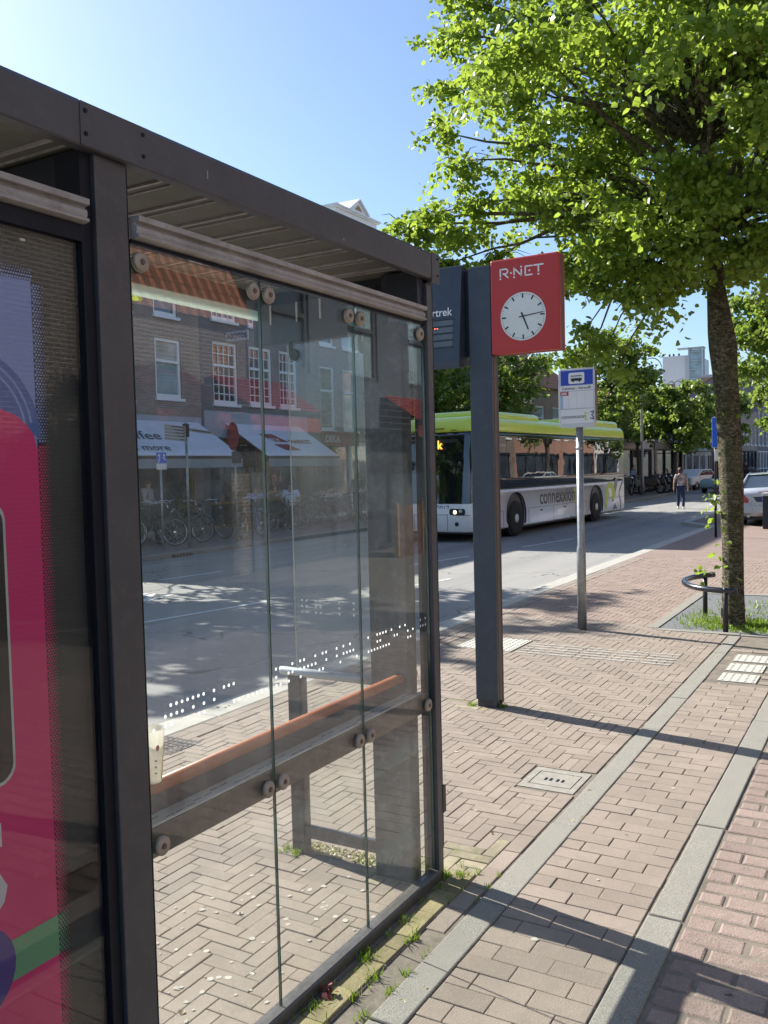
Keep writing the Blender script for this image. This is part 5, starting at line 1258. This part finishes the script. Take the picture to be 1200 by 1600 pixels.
bl = [((18.9, 16.6), -88, 'bicycle seen head on with wide bright handlebars, between sign pole and gully', 0), ((19.4, 15.5), 12, 'bicycle with a front crate parked across the view left of the round sign', 1),
      ((16.4, 16.2), -70, 'nearest bicycle of the dark cluster by the left shelter post', 0), ((16.9, 17.0), -95, 'second bicycle of the dark cluster, behind the blue sign', 1), ((17.6, 16.3), -80, 'third bicycle of the dark cluster, right of the blue sign', 0),
      ((18.1, 17.5), -100, 'rear bicycle of the dark cluster against the shopfront', 0), ((16.1, 17.4), -60, 'bicycle of the dark cluster behind the person in the patterned jacket', 0),
      ((21.9, 16.3), 5, 'bicycle standing in front of the seated person in lavender', 0), ((22.9, 15.8), -20, 'bicycle in front of the seated person in white', 0),
      ((25.1, 16.9), -70, 'bicycle just right of the seated pair', 0), ((25.9, 17.2), -85, 'upright bicycle second right of the seated pair', 0), ((26.8, 16.8), -75, 'bicycle third right of the seated pair', 1), ((27.6, 17.3), -95, 'bicycle nearest the standing pair at the table', 0)]
bcols = [M['black'], M['black'], mat('dark_green_frame', (.02, .05, .03), .4), M['black'], mat('grey_blue_frame', (.1, .14, .18), .4)]
for i, ((x, y), a, lab, bk) in enumerate(bl): bicycle((x, y, 0), R(a), lab, bcols[i % 5], bool(bk), lean=R(random.uniform(-6, 6)))
for i, (x, y) in enumerate(((62.5, 14.4), (64, 14.2), (88, 11.9), (91, 11.9))):
    bicycle((x, y, 0), R(-80+i*20), ['bicycle outside the shops behind the white car', 'bicycle outside the far shops, right of the white car', 'bicycle leaning below the pale doorway right of the trunk', 'farthest bicycle above the roof of the silver saloon'][i], M['black'], group='bicycles far down the street')
def bench_at(x, y, rz, label):
    t = empty('bench', (x, y, 0), label, 'bench', None, rz)
    for s in (-.7, .7): MB().box(s-.03, s+.03, -.2, .2, 0, .42).build('leg', M['black'], t)
    MB().box(-.9, .9, -.22, .22, .42, .46).build('seat', M['winwood'], t, bevel=.005)
bench_at(22.9, 17.6, 0, 'low bench under the pair of seated people')
t = empty('cafe_table', (30.0, 16.8, 0), 'round pale topped cafe table in front of the standing pair', 'table')
MB().lathe([(.42, .98), (.43, 1.0), (.42, 1.02)], n=28).build('table_top', M['white'], t); MB().tube([(0, 0, .03), (0, 0, .98)], .03, 10).build('leg', M['black'], t); MB().lathe([(.24, 0), (.22, .03), (.03, .05)]).build('base', M['black'], t)
def planter(x, y, label):
    t = empty('planter', (x, y, 0), label, 'planter'); MB().box(-.3, .3, -.2, .2, 0, .42).build('pot', M['slate_dark'], t, bevel=.01)
    g = np.random.default_rng(int(x*7)); leaf_mesh('plant', g.normal(size=(500, 3))*np.array([.22, .15, .2])+np.array([0, 0, .65]), .07, M['leaf_far'], parent=t, seed=int(x))
planter(19.6, 18.3, 'dark planter with a leafy shrub against the shopfront behind the head on bicycle')
planter(25.3, 18.2, 'dark planter with a leafy shrub at the grey shopfront right of the seated pair')

# ================================================================= STREET FURNITURE
t = empty('direction_sign', (16.35, 15.0, 0), 'finger post with five stacked boards on its left and one arm on its right', 'direction sign')
MB().tube([(0, 0, 0), (0, 0, 3.05)], .035, 12).build('pole', M['steel'], t); MB().box(-.06, .06, -.05, .05, 2.7, 3.02).build('clamp', M['slate_dark'], t)
for i in range(5):
    z = 2.95-i*.075
    o = MB().bar((-.07, -.05, z-.03), (-.72, .0, z+.01), .02, .062).build('board', M['concrete'], t)
    b = MB(); b.bar((-.12, -.062, z-.027), (-.5+.05*i, -.03, z-.005), .02, .018); b.build('board_text', M['greytext'], o)
o = MB().bar((.07, -.05, 2.88), (.95, -.12, 2.80), .02, .075).build('board', M['concrete'], t); b = MB(); b.bar((.15, -.07, 2.872), (.75, -.12, 2.818), .02, .02); b.build('board_text', M['greytext'], o)
t = empty('round_sign', (18.05, 14.9, 0), 'round reddish traffic disc on a slim grey pole seen nearly edge on', 'traffic sign', None, R(-27))
MB().tube([(0, 0, 0), (0, 0, 3.1)], .03, 12).build('pole', M['steel'], t); MB().lathe([(.36, -.035), (.37, -.045), (.36, -.05)], (0, 0, 2.75), 'X', 36).build('disc', M['awn_red'], t)
MB().box(-.05, .12, -.12, .10, 2.05, 2.35).build('lower_plate', M['slate_dark'], t)
t = empty('cycle_path_sign', (15.45, 15.0, 0), 'small blue two part sign with a white lower plate under the left awning', 'sign')
MB().tube([(0, 0, 0), (0, 0, 2.3)], .025, 10).build('pole', M['steel'], t)
MB().box(-.16, -.005, -.04, -.028, 2.07, 2.32).build('blue_panel', M['blue2'], t); MB().box(.005, .16, -.04, -.028, 2.07, 2.32).build('blue_panel', M['blue2'], t); MB().box(-.16, .16, -.04, -.028, 1.92, 2.06).build('lower_plate', M['white'], t)
b = MB(); b.prism(circle(10, .035, -.08, 2.25), FY(-.0405), .001); b.prism([(-.13, 2.08), (-.07, 2.2), (-.04, 2.2), (-.10, 2.08)], FY(-.0405), .001); b.prism(circle(10, .035, .08, 2.25), FY(-.0405), .001); b.prism([(.03, 2.2), (.13, 2.12), (.13, 2.16), (.06, 2.22)], FY(-.0405), .001); b.build('pictograms', M['white'], t)
def bollard(x, y, label): 
    t = empty('bollard', (x, y, 0), label, 'bollard', 'pale bollards on the far pavement'); MB().tube([(0, 0, 0), (0, 0, .9), (0, 0, .93)], [.05, .05, .03], 12).build('post', M['concrete'], t); MB().tube([(0, 0, .75), (0, 0, .82)], .052, 12).build('band', M['redlamp'], t)
bollard(20.6, 16.7, 'pale bollard left of the bicycle with the crate'); bollard(26.6, 15.9, 'pale bollard left of the cafe table')
t = empty('parking_sign', (22.05, 3.60, 0), 'tall blue parking sign with a white lower plate half hidden by the linden trunk', 'sign')
MB().tube([(0, .12, 0), (0, .12, 2.85)], .03, 12).build('pole', M['black'], t)
MB().box(-.05, -.035, -.24, .18, 2.12, 2.82).build('blue_panel', M['blue2'], t, bevel=.004); MB().box(-.034, -.03, -.25, .19, 2.11, 2.83).build('rim', M['white'], t)
MB().box(-.05, -.035, -.22, .12, 1.80, 2.08).build('lower_plate', M['white'], t, bevel=.004)
b = MB(); b.text('P', .42, FX(-.0505, .02, 2.40), .001, offset=.006); b.build('letter', M['white'], t)
t = empty('utility_cabinet', (25.1, 2.76, 0), 'dark cabinet with a pale top at the right edge before the silver car', 'cabinet')
MB().box(-.2, .2, -.28, .28, 0, .86).build('case', M['slate_dark'], t, bevel=.01); MB().box(-.22, .22, -.30, .30, .861, .94).build('lid', M['signgrey'], t, bevel=.01)
t = empty('street_lamp', (50, 12.3, 0), 'ornate street lamp with a curled arm above the far trees', 'street lamp')
MB().tube([(0, 0, 0), (0, 0, 1.0), (0, 0, 6.6), (0, 0, 7.05)], [.11, .08, .055, .03], 12).build('pole', M['steel'], t)
pts = [(0, 0, 6.5)]+[(0, -.55-.55*math.cos(R(a)), 6.95+.60*math.sin(R(a))) for a in range(0, 171, 12)]
b = MB().tube(pts, .028, 8); b.tube([(0, -1.1+.16-.16*math.cos(R(a)), 6.98-.2*math.sin(R(a))) for a in range(0, 271, 20)], .02, 8); b.tube([(0, 0, 6.7), (0, -.4, 6.98), (0, -.75, 7.0)], .018, 6); b.build('curled_arm', M['steel'], t)
MB().lathe([(.02, 7.0), (.05, 6.98), (.20, 6.80), (.20, 6.76), (.12, 6.70)], (0, -1.0, -.1), 'Z', 16).build('lantern', M['steel'], t)

# ================================================================= HOUSES
def house(p0, p1, h, label, wm, wins, trim=None, roof='flat', depth=8, shop=None, roof_h=2.5, roof_m=None, cornice=None, group='houses along the far side', wmat=None, mirror=False, name='town_house', sill=True, rdir=1):
    """facade from p0 to p1 (left to right seen from the street); wins: (x0,x1,z0,z1,kind)"""
    p0 = Vector((*p0, 0)); p1 = Vector((*p1, 0)); d = p1-p0; W_ = d.length; rz = math.atan2(d.y, d.x)
    t = empty(name, p0, label, 'house', group, rz); trim = trim or M['winwhite']
    ops = [w for w in wins]
    if shop: ops.append((shop[0], shop[1], shop[2], shop[3], 'shop'))
    xs = sorted({0, W_, *[w[0] for w in ops], *[w[1] for w in ops]}); zs = sorted({-.1, h, *[w[2] for w in ops], *[w[3] for w in ops]})
    b = MB()
    for i in range(len(xs)-1):
        for j in range(len(zs)-1):
            cx, cz = (xs[i]+xs[i+1])/2, (zs[j]+zs[j+1])/2
            if any(w[0] < cx < w[1] and w[2] < cz < w[3] for w in ops): continue
            b.quad((xs[i], 0, zs[j]), (xs[i+1], 0, zs[j]), (xs[i+1], 0, zs[j+1]), (xs[i], 0, zs[j+1]))
    for w in ops:
        x0, x1, z0, z1 = w[:4]; e = .16
        b.quad((x0, 0, z0), (x0, e, z0), (x0, e, z1), (x0, 0, z1)); b.quad((x1, 0, z0), (x1, e, z0), (x1, e, z1), (x1, 0, z1))
        b.quad((x0, 0, z0), (x1, 0, z0), (x1, e, z0), (x0, e, z0)); b.quad((x0, 0, z1), (x1, 0, z1), (x1, e, z1), (x0, e, z1))
    b.quad((0, 0, -.1), (0, depth, -.1), (0, depth, h), (0, 0, h)); b.quad((W_, 0, -.1), (W_, depth, -.1), (W_, depth, h), (W_, 0, h)); b.quad((0, depth, -.1), (W_, depth, -.1), (W_, depth, h), (0, depth, h))
    b.quad((0, 0, h), (W_, 0, h), (W_, depth, h), (0, depth, h))
    if roof == 'gable_side':   # ridge parallel to the depth: triangular gable on facade
        b.add([(0, 0.0, h+.001), (W_, 0.0, h+.001), (W_/2, 0.0, h+roof_h)], [(0, 1, 2)])
    if roof == 'ridge':
        for x in (0, W_): b.add([(x, 0, h), (x, depth, h), (x, depth/2, h+roof_h)], [(0, 1, 2)])
    wall = b.build('wall', wm, t, fix=False)
    rm = roof_m or M['slateroof']
    if roof == 'ridge':
        b = MB()
        b.add([(-.1, -.25, h-.1), (W_+.1, -.25, h-.1), (W_+.1, depth/2, h+roof_h+.05), (-.1, depth/2, h+roof_h+.05)], [(0, 1, 2, 3)]); b.add([(-.1, depth+.25, h-.1), (W_+.1, depth+.25, h-.1), (W_+.1, depth/2, h+roof_h+.05), (-.1, depth/2, h+roof_h+.05)], [(0, 1, 2, 3)])
        rf = b.build('roof', rm, t, fix=False); MB().box(W_*.2, W_*.2+.6, depth*.45, depth*.45+.5, h+roof_h*.6, h+roof_h+.9).build('chimney', wm, rf)
    elif roof == 'gable_side':
        b = MB(); c = W_/2
        b.add([(-.15, -.15, h-.1), (-.15, depth, h-.1), (c, depth, h+roof_h+.08), (c, -.15, h+roof_h+.08)], [(0, 1, 2, 3)]); b.add([(W_+.15, -.15, h-.1), (W_+.15, depth, h-.1), (c, depth, h+roof_h+.08), (c, -.15, h+roof_h+.08)], [(0, 1, 2, 3)])
        b.build('roof', rm, t, fix=False)
    elif roof == 'mansard':
        b = MB(); b.add([(-.05, -.2, h), (W_+.05, -.2, h), (W_+.05, roof_h*.45, h+roof_h), (-.05, roof_h*.45, h+roof_h), (W_+.05, depth, h+roof_h), (-.05, depth, h+roof_h)], [(0, 1, 2, 3), (3, 2, 4, 5)])
        b.add([(-.05, -.2, h), (-.05, roof_h*.45, h+roof_h), (-.05, depth, h+roof_h), (-.05, depth, h)], [(0, 1, 2, 3)]); b.build('roof', rm, t, fix=False)
    else:
        MB().box(-.02, W_+.02, -.0, depth, h+.002, h+.12).build('roof', M['slateroof'], t)
    if cornice:
        b = MB(); b.box(-.08, W_+.08, -.16, -.002, h-.55, h-.30); b.box(-.16, W_+.16, -.34, -.002, h-.30, h-.14); b.box(-.24, W_+.24, -.48, -.002, h-.14, h+.06); b.build('cornice', cornice, t, bevel=.03)
    for w in wins:
        x0, x1, z0, z1, k = w; tm = wmat or trim; fw_ = .09; fo = MB(); y0_, y1_ = .05, .11
        fo.box(x0, x0+fw_, y0_, y1_, z0, z1); fo.box(x1-fw_, x1, y0_, y1_, z0, z1); fo.box(x0+fw_, x1-fw_, y0_, y1_, z1-fw_, z1); fo.box(x0+fw_, x1-fw_, y0_, y1_, z0, z0+fw_*1.3)
        zm = z0+(z1-z0)*.62
        if k != 'p': fo.box(x0+fw_, x1-fw_, y0_-.02, y1_, zm-.04, zm+.04)
        if k == 'g':
            for i in range(1, 4): fo.box(x0+fw_+(x1-x0-2*fw_)*i/4-.014, x0+fw_+(x1-x0-2*fw_)*i/4+.014, y0_+.02, y1_-.005, z0+fw_*1.3, z1-fw_)
            for zz in [z0+(zm-z0)*q for q in (.27, .5, .75)]+[zm+(z1-zm)*.5]: fo.box(x0+fw_, x1-fw_, y0_+.022, y1_-.006, zz-.014, zz+.014)
        if k == 'c': fo.box((x0+x1)/2-.04, (x0+x1)/2+.04, y0_, y1_-.002, z0+fw_, z1-fw_)
        f_ = fo.build('window', tm, t)
        MB().box(x0+fw_*.5, x1-fw_*.5, .112, .13, z0+fw_*.5, z1-fw_*.5).build('pane', M['sky_pane'] if (k == 's' and int(x0*3+z0) % 3) else M['winglass'], f_)
        if sill: MB().box(x0-.06, x1+.06, -.08, .045, z0-.09, z0-.003).build('sill', M['winwhite'], f_)
    if shop:
        x0, x1, z0, z1 = shop[:4]; fm = shop[4] if len(shop) > 4 else M['winwood']
        b = MB(); nbay = max(2, int((x1-x0)/1.9))
        for i in range(nbay+1): xx = x0+(x1-x0)*i/nbay; b.box(max(x0, xx-.05), min(x1, xx+.05), .04, .14, z0, z1)
        b.box(x0, x1, .03, .15, z0+.0, z0+.10); b.box(x0, x1, .035, .145, z0+.78, z0+.86); b.box(x0, x1, .03, .15, z1-.12, z1)
        sf = b.build('shopfront', fm, t); MB().box(x0+.01, x1-.01, .151, .165, z0+.86, z1-.05).build('pane', M['winglass'], sf); MB().box(x0+.01, x1-.01, .146, .17, z0, z0+.78).build('stall_riser', M['slate_dark'], sf)
    return t
def awning(p0, p1, z_top, z_bot, out, m, label, val=None, louver=False, text=None, name='awning'):
    p0 = Vector((*p0, 0)); p1 = Vector((*p1, 0)); d = p1-p0; W_ = d.length; rz = math.atan2(d.y, d.x)
    t = empty(name, p0, label, 'awning', None, rz); b = MB()
    if louver:
        n = 9
        for i in range(n):
            q = i/n; y = -.06-out*q; z = z_top-(z_top-z_bot)*q; b.add([(0, y, z), (W_, y, z), (W_, y-out/n*1.0, z-(z_top-z_bot)/n*.75), (0, y-out/n*1.0, z-(z_top-z_bot)/n*.75), (0, y-out/n+.02, z-(z_top-z_bot)/n), (W_, y-out/n+.02, z-(z_top-z_bot)/n)], [(0, 1, 2, 3), (3, 2, 5, 4)])
        c = b.build('canopy', m, t, fix=False)
    else:
        b.add([(0, -.02, z_top), (W_, -.02, z_top), (W_, -out, z_bot), (0, -out, z_bot), (0, -.02, z_top-.02), (W_, -.02, z_top-.02), (W_, -out, z_bot-.02), (0, -out, z_bot-.02)], [(0, 1, 2, 3), (7, 6, 5, 4), (0, 4, 5, 1), (3, 2, 6, 7), (0, 3, 7, 4), (1, 5, 6, 2)])
        c = b.build('canopy', m, t, fix=False)
    b = MB(); b.box(-.02, W_+.02, -out-.06, -out+.0, z_bot-.10, z_bot-.021); b.build('front_rail', M['slate_dark'], t)
    MB().box(0, W_, -out-.045, -out-.035, z_bot-.36, z_bot-.101).build('valance', val or m, t)
    b = MB()
    for x in (.3, W_-.3): b.tube([(x, -.05, z_bot-.1), (x, -out+.05, z_bot-.08)], .025, 6)
    build_each(b, 'arm', M['steel_dk'], t)
    sl = Vector((0, -out, z_bot-z_top)); L_ = sl.length; sl.normalize(); nn = Vector((0, sl.z, -sl.y)); nn = nn if nn.z > 0 else -nn
    return t, c, (lambda u, v, w: tuple(Vector((u, -.02, z_top))+sl*(L_*v)+nn*(w+.006)))
G = lambda *a: a
W1 = [(1.0, 2.1, 3.95, 5.75, 's'), (3.9, 5.05, 3.95, 5.75, 's'), (6.0, 7.1, 4.10, 5.88, 's'), (1.0, 2.1, 6.5, 8.2, 's'), (3.9, 5.05, 6.5, 8.2, 's'), (6.0, 7.0, 6.55, 8.2, 's')]
house((13.5, 19), (21.45, 19), 8.35, 'brown brick house with plain white sash windows behind the white script awning', M['bk_brown'], W1, shop=(.4, 7.5, 0, 3.0), roof='flat')
W2 = [(.60, 1.83, 4.05, 6.05, 'g'), (2.45, 3.70, 4.1, 6.08, 'g'), (4.15, 5.2, 4.1, 6.1, 'g'), (.60, 1.83, 6.75, 8.4, 'g'), (2.45, 3.7, 6.75, 8.4, 'g'), (4.15, 5.2, 6.75, 8.4, 'g')]
house((21.46, 19), (27.2, 19), 11.3, 'dark grey brick house with three small paned white windows above the red lettered awning', M['bk_grey'], W2, shop=(.3, 5.4, 0, 2.9, M['winwood']), roof='flat')
W3 = [(.95, 1.95, 3.35, 5.8, 's'), (2.55, 3.55, 3.35, 5.8, 's'), (4.15, 5.15, 3.35, 5.8, 's'), (.95, 1.95, 6.6, 8.7, 's'), (2.55, 3.55, 6.6, 8.7, 's'), (4.15, 5.15, 6.6, 8.7, 's')]
h3 = house((27.21, 19), (33.4, 19), 11.0, 'tall brown house crowned by a white cornice with a small pediment', M['bk_brown'], W3, shop=(.4, 5.8, 0, 2.9, M['winwhite']), cornice=M['winwhite'])
b = MB()
b.add([(1.85, -.3, 11.07), (5.0, -.3, 11.07), (5.0, .5, 11.07), (1.85, .5, 11.07), (1.85, -.3, 11.90), (5.0, -.3, 11.90), (5.0, .5, 11.90), (1.85, .5, 11.90)], [(0, 1, 5, 4), (4, 5, 6, 7), (1, 2, 6, 5), (0, 4, 7, 3)])
b.box(1.78, 5.06, -.40, .55, 11.90, 11.955); b.box(1.73, 5.11, -.46, .55, 11.956, 12.01); b.build('attic_block', M['winwhite'], h3)
b = MB(); b.prism([(2.75, 12.011), (4.05, 12.011), (3.4, 12.47)], lambda u, v, w: (u, -.42+w, v), .8); b.build('pediment', M['winwhite'], h3, bevel=.01)
b = MB(); b.prism([(3.1, 12.08), (3.7, 12.08), (3.4, 12.31)], lambda u, v, w: (u, -.424+w, v), .002); b.build('pediment_panel', M['winwood'], h3)
b = MB()
for a_, c_ in (((2.68, 12.01), (3.4, 12.51)), ((3.4, 12.51), (4.12, 12.01))): b.bar((a_[0], -.03, a_[1]), (c_[0], -.03, c_[1]), .96, .07)
b.build('pediment_cornice', M['winwhite'], h3)
# street continues behind the bus and curves to the right
row = [((33.41, 19), (39.5, 18.2)), ((39.5, 18.2), (46, 17.4)), ((46.1, 17.3), (52.5, 16.6)), ((52.6, 16.5), (59, 16.0)), ((59.1, 15.9), (66, 15.4)), ((66.1, 15.3), (73, 14.7)), ((73.1, 14.6), (81, 14.3)), ((81.1, 14.2), (92, 13.6)), ((92.1, 13.5), (104, 13.2)), ((104.1, 13.2), (118, 12.9))]
specs = [(6.4, M['bk_red'], 'flat', None, 'red brown house behind the front of the bus'), (5.7, M['bk_grey'], 'flat', M['winwhite'], 'grey brick house with a white cornice seen above the middle of the bus'), (6.2, M['bk_brown'], 'ridge', None, 'dark gabled house with the steep orange tiled roof above the bus'),
         (5.6, M['bk_grey'], 'ridge', None, 'grey house right of the orange roofed one'), (5.8, M['stucco_lt'], 'ridge', None, 'low pale house just behind the row of motorbikes'), (5.6, M['bk_brown'], 'ridge', None, 'brown brick house with the dark shopfront behind the walking woman'),
         (5.6, M['stucco'], 'ridge', None, 'grey house behind the grey cafe awning'), (6.2, M['bk_dark'], 'ridge', None, 'dark brick house left of the linden trunk'), (7, M['bk_brown'], 'flat', None, 'low brown house seen just right of the linden trunk'), (9.5, M['bk_grey'], 'ridge', None, 'farthest grey house at the right edge of the photo')]
for i, ((a, c), (h, wm, rf, co, lab)) in enumerate(zip(row, specs)):
    L_ = math.dist(a, c); n = 3 if L_ < 9 else 5; ww = L_/n; wn_ = []
    for q in range(n):
        for z0 in (3.4, 5.9):
            if z0+1.7 < h: wn_.append((q*ww+ww*.25, q*ww+ww*.75, z0, z0+1.7, 'c' if i % 2 else 's'))
    house(a, c, h, lab, wm, wn_, shop=(.4, L_-.4, 0, 2.8, [M['winwhite'], M['brownband'], M['slate_dark']][i % 3]), roof=rf, roof_m=M['tile'], roof_h=3.2 if i == 2 else 1.8, cornice=co, depth=8 if i != 2 else 9)
# orange tiled roof rising behind, ridge along the street
house((122, 17), (124, -6), 8.5, 'building closing the end of the street beyond the parked cars', M['bk_red'], [(q*2.4+.7, q*2.4+1.8, z, z+1.7, 's') for q in range(9) for z in (3.4, 5.8)], shop=(.5, 22, 0, 2.8, M['winwhite']), roof='ridge', roof_m=M['tile'], depth=9)
tw = empty('office_tower', (140, 31.2, 0), 'plain white office block with rooftop vents rising above the trees', 'tower block')
MB().box(0, 10, -3.3, 0, 0, 17.9).build('wall', M['white'], tw); MB().box(.02, 10, -5.0, -3.3, 0, 17.88).build('side_wall', M['signgrey'], tw)
b = MB()
for y in (-1.0, -1.6, -2.4): b.box(.5, .9, y, y+.2, 17.91, 18.3)
build_each(b, 'roof_vent', M['slate_dark'], tw)
st_ = empty('stair_tower', (137, 25.8, 0), 'slim glazed steel stair tower beside the white office block', 'tower')
MB().box(.1, 1.4, -.9, .9, 0, 18.3).build('glazing', mirror_glass('stair_glass', (.16, .24, .27), .25, 0), st_)
b = MB()
for y in (-.95, .95):
    for x in (0, 1.5): b.box(x-.09, x+.09, y-.09, y+.09, 0, 18.6)
for k in range(14): b.box(-.06, .05, -.9, .9, 1+k*1.3, 1.12+k*1.3)
b.box(-.09, 1.6, -1.2, 2.6, 18.5, 18.65); b.build('frame', M['steel_lt'], st_)
bk = empty('brown_block', (130, 21.5, 0), 'lower brown rooftop block right of the stair tower', 'building')
MB().box(0, 9, -4, 2.5, 0, 13.4).build('wall', M['bk_brown'], bk); MB().box(-.2, 9.2, -4.2, 2.7, 13.41, 13.8).build('roof', M['stucco'], bk)
# stuccoed shop band and awnings on the near houses
b = MB().box(21.5, 27.15, 18.93, 18.994, 2.95, 3.80); o = b.build('fascia_band', M['stucco'], None); tag(o, 'grey stucco fascia band over the red lettered awning', 'shop fascia')
b = MB().box(13.6, 21.35, 18.93, 18.994, 3.05, 3.55); o = b.build('fascia_band', M['stucco'], None); tag(o, 'grey fascia band over the white script awning', 'shop fascia')
t, c, fs = awning((14.6, 19), (21.2, 19), 3.42, 2.33, 1.75, M['awn_white'], 'white sloping awning with dark script lettering, left in the glass', M['awn_val'])
b = MB(); b.text('Coffee', .62, lambda u, v, w: fs(2.2+u, .58-v/1.9, w), .003, shear=.35, sx=1.1); b.text('& more', .45, lambda u, v, w: fs(2.3+u, .88-v/1.9, w), .003, shear=.35, sx=1.1); b.build('lettering', M['greytext'], t)
t, c, fs = awning((22.5, 19), (26.6, 19), 3.45, 2.33, 1.75, M['awn_white'], 'white sloping awning with a red emblem, right of the red louvred triangle', M['awn_val'])
b = MB(); b.prism([(1.0, .34), (1.75, .34), (2.1, .58), (1.35, .58)], lambda u, v, w: fs(u, v, w), .003); b.prism([(1.1, .66), (1.9, .66), (2.2, .84), (1.4, .84)], lambda u, v, w: fs(u, v, w), .003)
b.text('MARKET', .34, lambda u, v, w: fs(2.15+u, .62-v/2.0, w), .003, shear=.3, offset=.01); b.build('emblem', M['awn_red'], t)
b = MB(); b.text('FLY', .34, lambda u, v, w: fs(1.15+u, .60-v/2.0, w), .0045, shear=.3, offset=.008); b.build('lettering', M['white'], t)
t = empty('hanging_sign', (22.6, 18.95, 6.2), 'small white lettered sign board projecting from the grey house between its windows', 'shop sign')
MB().box(-.02, .02, -1.0, -.1, -.16, .16).build('board', M['offwhite'], t); MB().box(-.012, .012, -.12, .0, .08, .12).build('bracket', M['black'], t)
b = MB(); b.text('ABOTOS', .22, lambda u, v, w: (-.022-w, -.14-u, v-.08), .001, sx=.95, offset=.004); b.build('lettering', M['black'], t)
t = empty('shop_sign_board', (28.0, 18.9, 2.95), 'red shop board with white letters behind the pane seam', 'shop sign')
MB().box(0, 2.6, -.06, 0, -.2, .35).build('board', M['awn_red'], t); b = MB(); b.text('DEKA', .38, FY(-.062, .2, -.06), .002, offset=.008); b.build('lettering', M['white'], t)
awning((68.5, 15.1), (72.5, 14.75), 3.6, 2.6, 2.2, M['awn_val'], 'grey awning over a terrace beyond the walking woman', M['stucco'])
awning((60.2, 15.8), (63.0, 15.55), 4.4, 3.6, .9, M['awn_red'], 'small red awning above the corner of motorbikes', M['white'])
# ---- our side of the street (seen mirrored in the glass and in the bus windows)
ours = [((9.0, -6.5), (-3.0, -6.5), 9.0, M['bk_dark'], 'flat', 'dark brown brick house mirrored in the poster panel'), ((12.5, -6.5), (9.05, -6.5), 4.35, M['bk_dark'], 'mansard', 'low house with an orange tiled roof mirrored in the top of the left pane'),
        ((20.5, -6.5), (12.55, -6.5), 8.5, M['slate_wall'], 'flat', 'slate grey house with wooden shop windows mirrored in the right pane'), ((29, -6.5), (20.55, -6.5), 9.0, M['bk_brown'], 'ridge', 'brown brick house mirrored faintly beside the end post'),
        ((38, -6.5), (29.05, -6.5), 9.5, M['bk_red'], 'ridge', 'red brick house mirrored in the front bus windows'), ((48, -6.5), (38.05, -6.5), 9.5, M['bk_dark'], 'ridge', 'dark brick house mirrored in the bus side'),
        ((59, -6.5), (48.05, -6.5), 10, M['bk_red'], 'ridge', 'red brick house with white windows mirrored in the middle of the bus'), ((71, -6.5), (59.05, -6.5), 10, M['bk_red'], 'ridge', 'second red brick house mirrored in the bus side'), ((84, -6.5), (71.05, -6.5), 9.5, M['stucco_lt'], 'ridge', 'pale house mirrored in the rear bus windows')]
for i, (a, c, h, wm, rf, lab) in enumerate(ours):
    L_ = math.dist(a, c); n = max(2, int(L_/2.4)); ww = L_/n; wn_ = []
    for q in range(n):
        for z0 in (3.7, 6.3):
            if z0+2.2 < h: wn_.append((q*ww+ww*.27, q*ww+ww*.73, z0, z0+1.8, 's'))
    if i == 0: wn_ = [w for w in wn_ if w[0] > 5]
    house(a, c, h, lab, wm, wn_, shop=(.5, L_-.5, 0, 2.7, M['slate_dark']) if i not in (0,) else None, roof=rf, roof_m=M['tile'], roof_h=4.2 if rf == 'mansard' else 2.6, depth=7, group='houses along the near side', sill=i > 3, wmat=M['slateroof'] if i == 2 else None)
for a, c, lab in (((20.3, -6.5), (17.2, -6.5), 'red louvred awning mirrored beside the end post'), ((13.4, -6.5), (11.4, -6.5), 'red louvred awning mirrored left of the white emblem awning'), ((10.9, -6.5), (9.3, -6.5), 'red louvred awning mirrored over the left white awning')):
    awning(a, c, 3.45, 2.85, .9, M['awn_red'], lab, M['awn_red'], louver=True)
def terrace_chair(x, y, rz, lab):
    t = empty('terrace_chair', (x, y, 0), lab, 'chair', 'terrace chairs on the near pavement', rz)
    MB().box(-.22, .22, -.22, .22, .43, .46).build('seat', M['winwood'], t)
    b = MB()
    for i in range(5): b.box(-.2+i*.095, -.16+i*.095, .20, .225, .50, .85)
    b.box(-.22, .22, .195, .23, .85, .90); b.build('backrest', M['winwood'], t)
    for sx in (-.2, .2):
        for sy in (-.2, .2): MB().box(sx-.02, sx+.02, sy-.02, sy+.02, 0, .43).build('leg', M['winwood'], t)
terrace_chair(17.3, -5.2, R(200), 'wooden terrace chair mirrored low beside the end post, nearer one'); terrace_chair(18.3, -5.0, R(170), 'wooden terrace chair mirrored low beside the end post, farther one')
t = empty('terrace_screen', (16.2, -5.3, 0), 'dark wooden terrace screen mirrored beside the bus bumper', 'screen')
MB().box(-.5, .5, -.04, .04, 0, 1.05).build('panel', mat('dark_brown_board', (.10, .045, .025), .6), t); MB().box(-.55, -.501, -.05, .05, 0, 1.1).build('frame_post', M['winwood'], t); MB().box(.501, .55, -.05, .05, 0, 1.1).build('frame_post', M['winwood'], t)
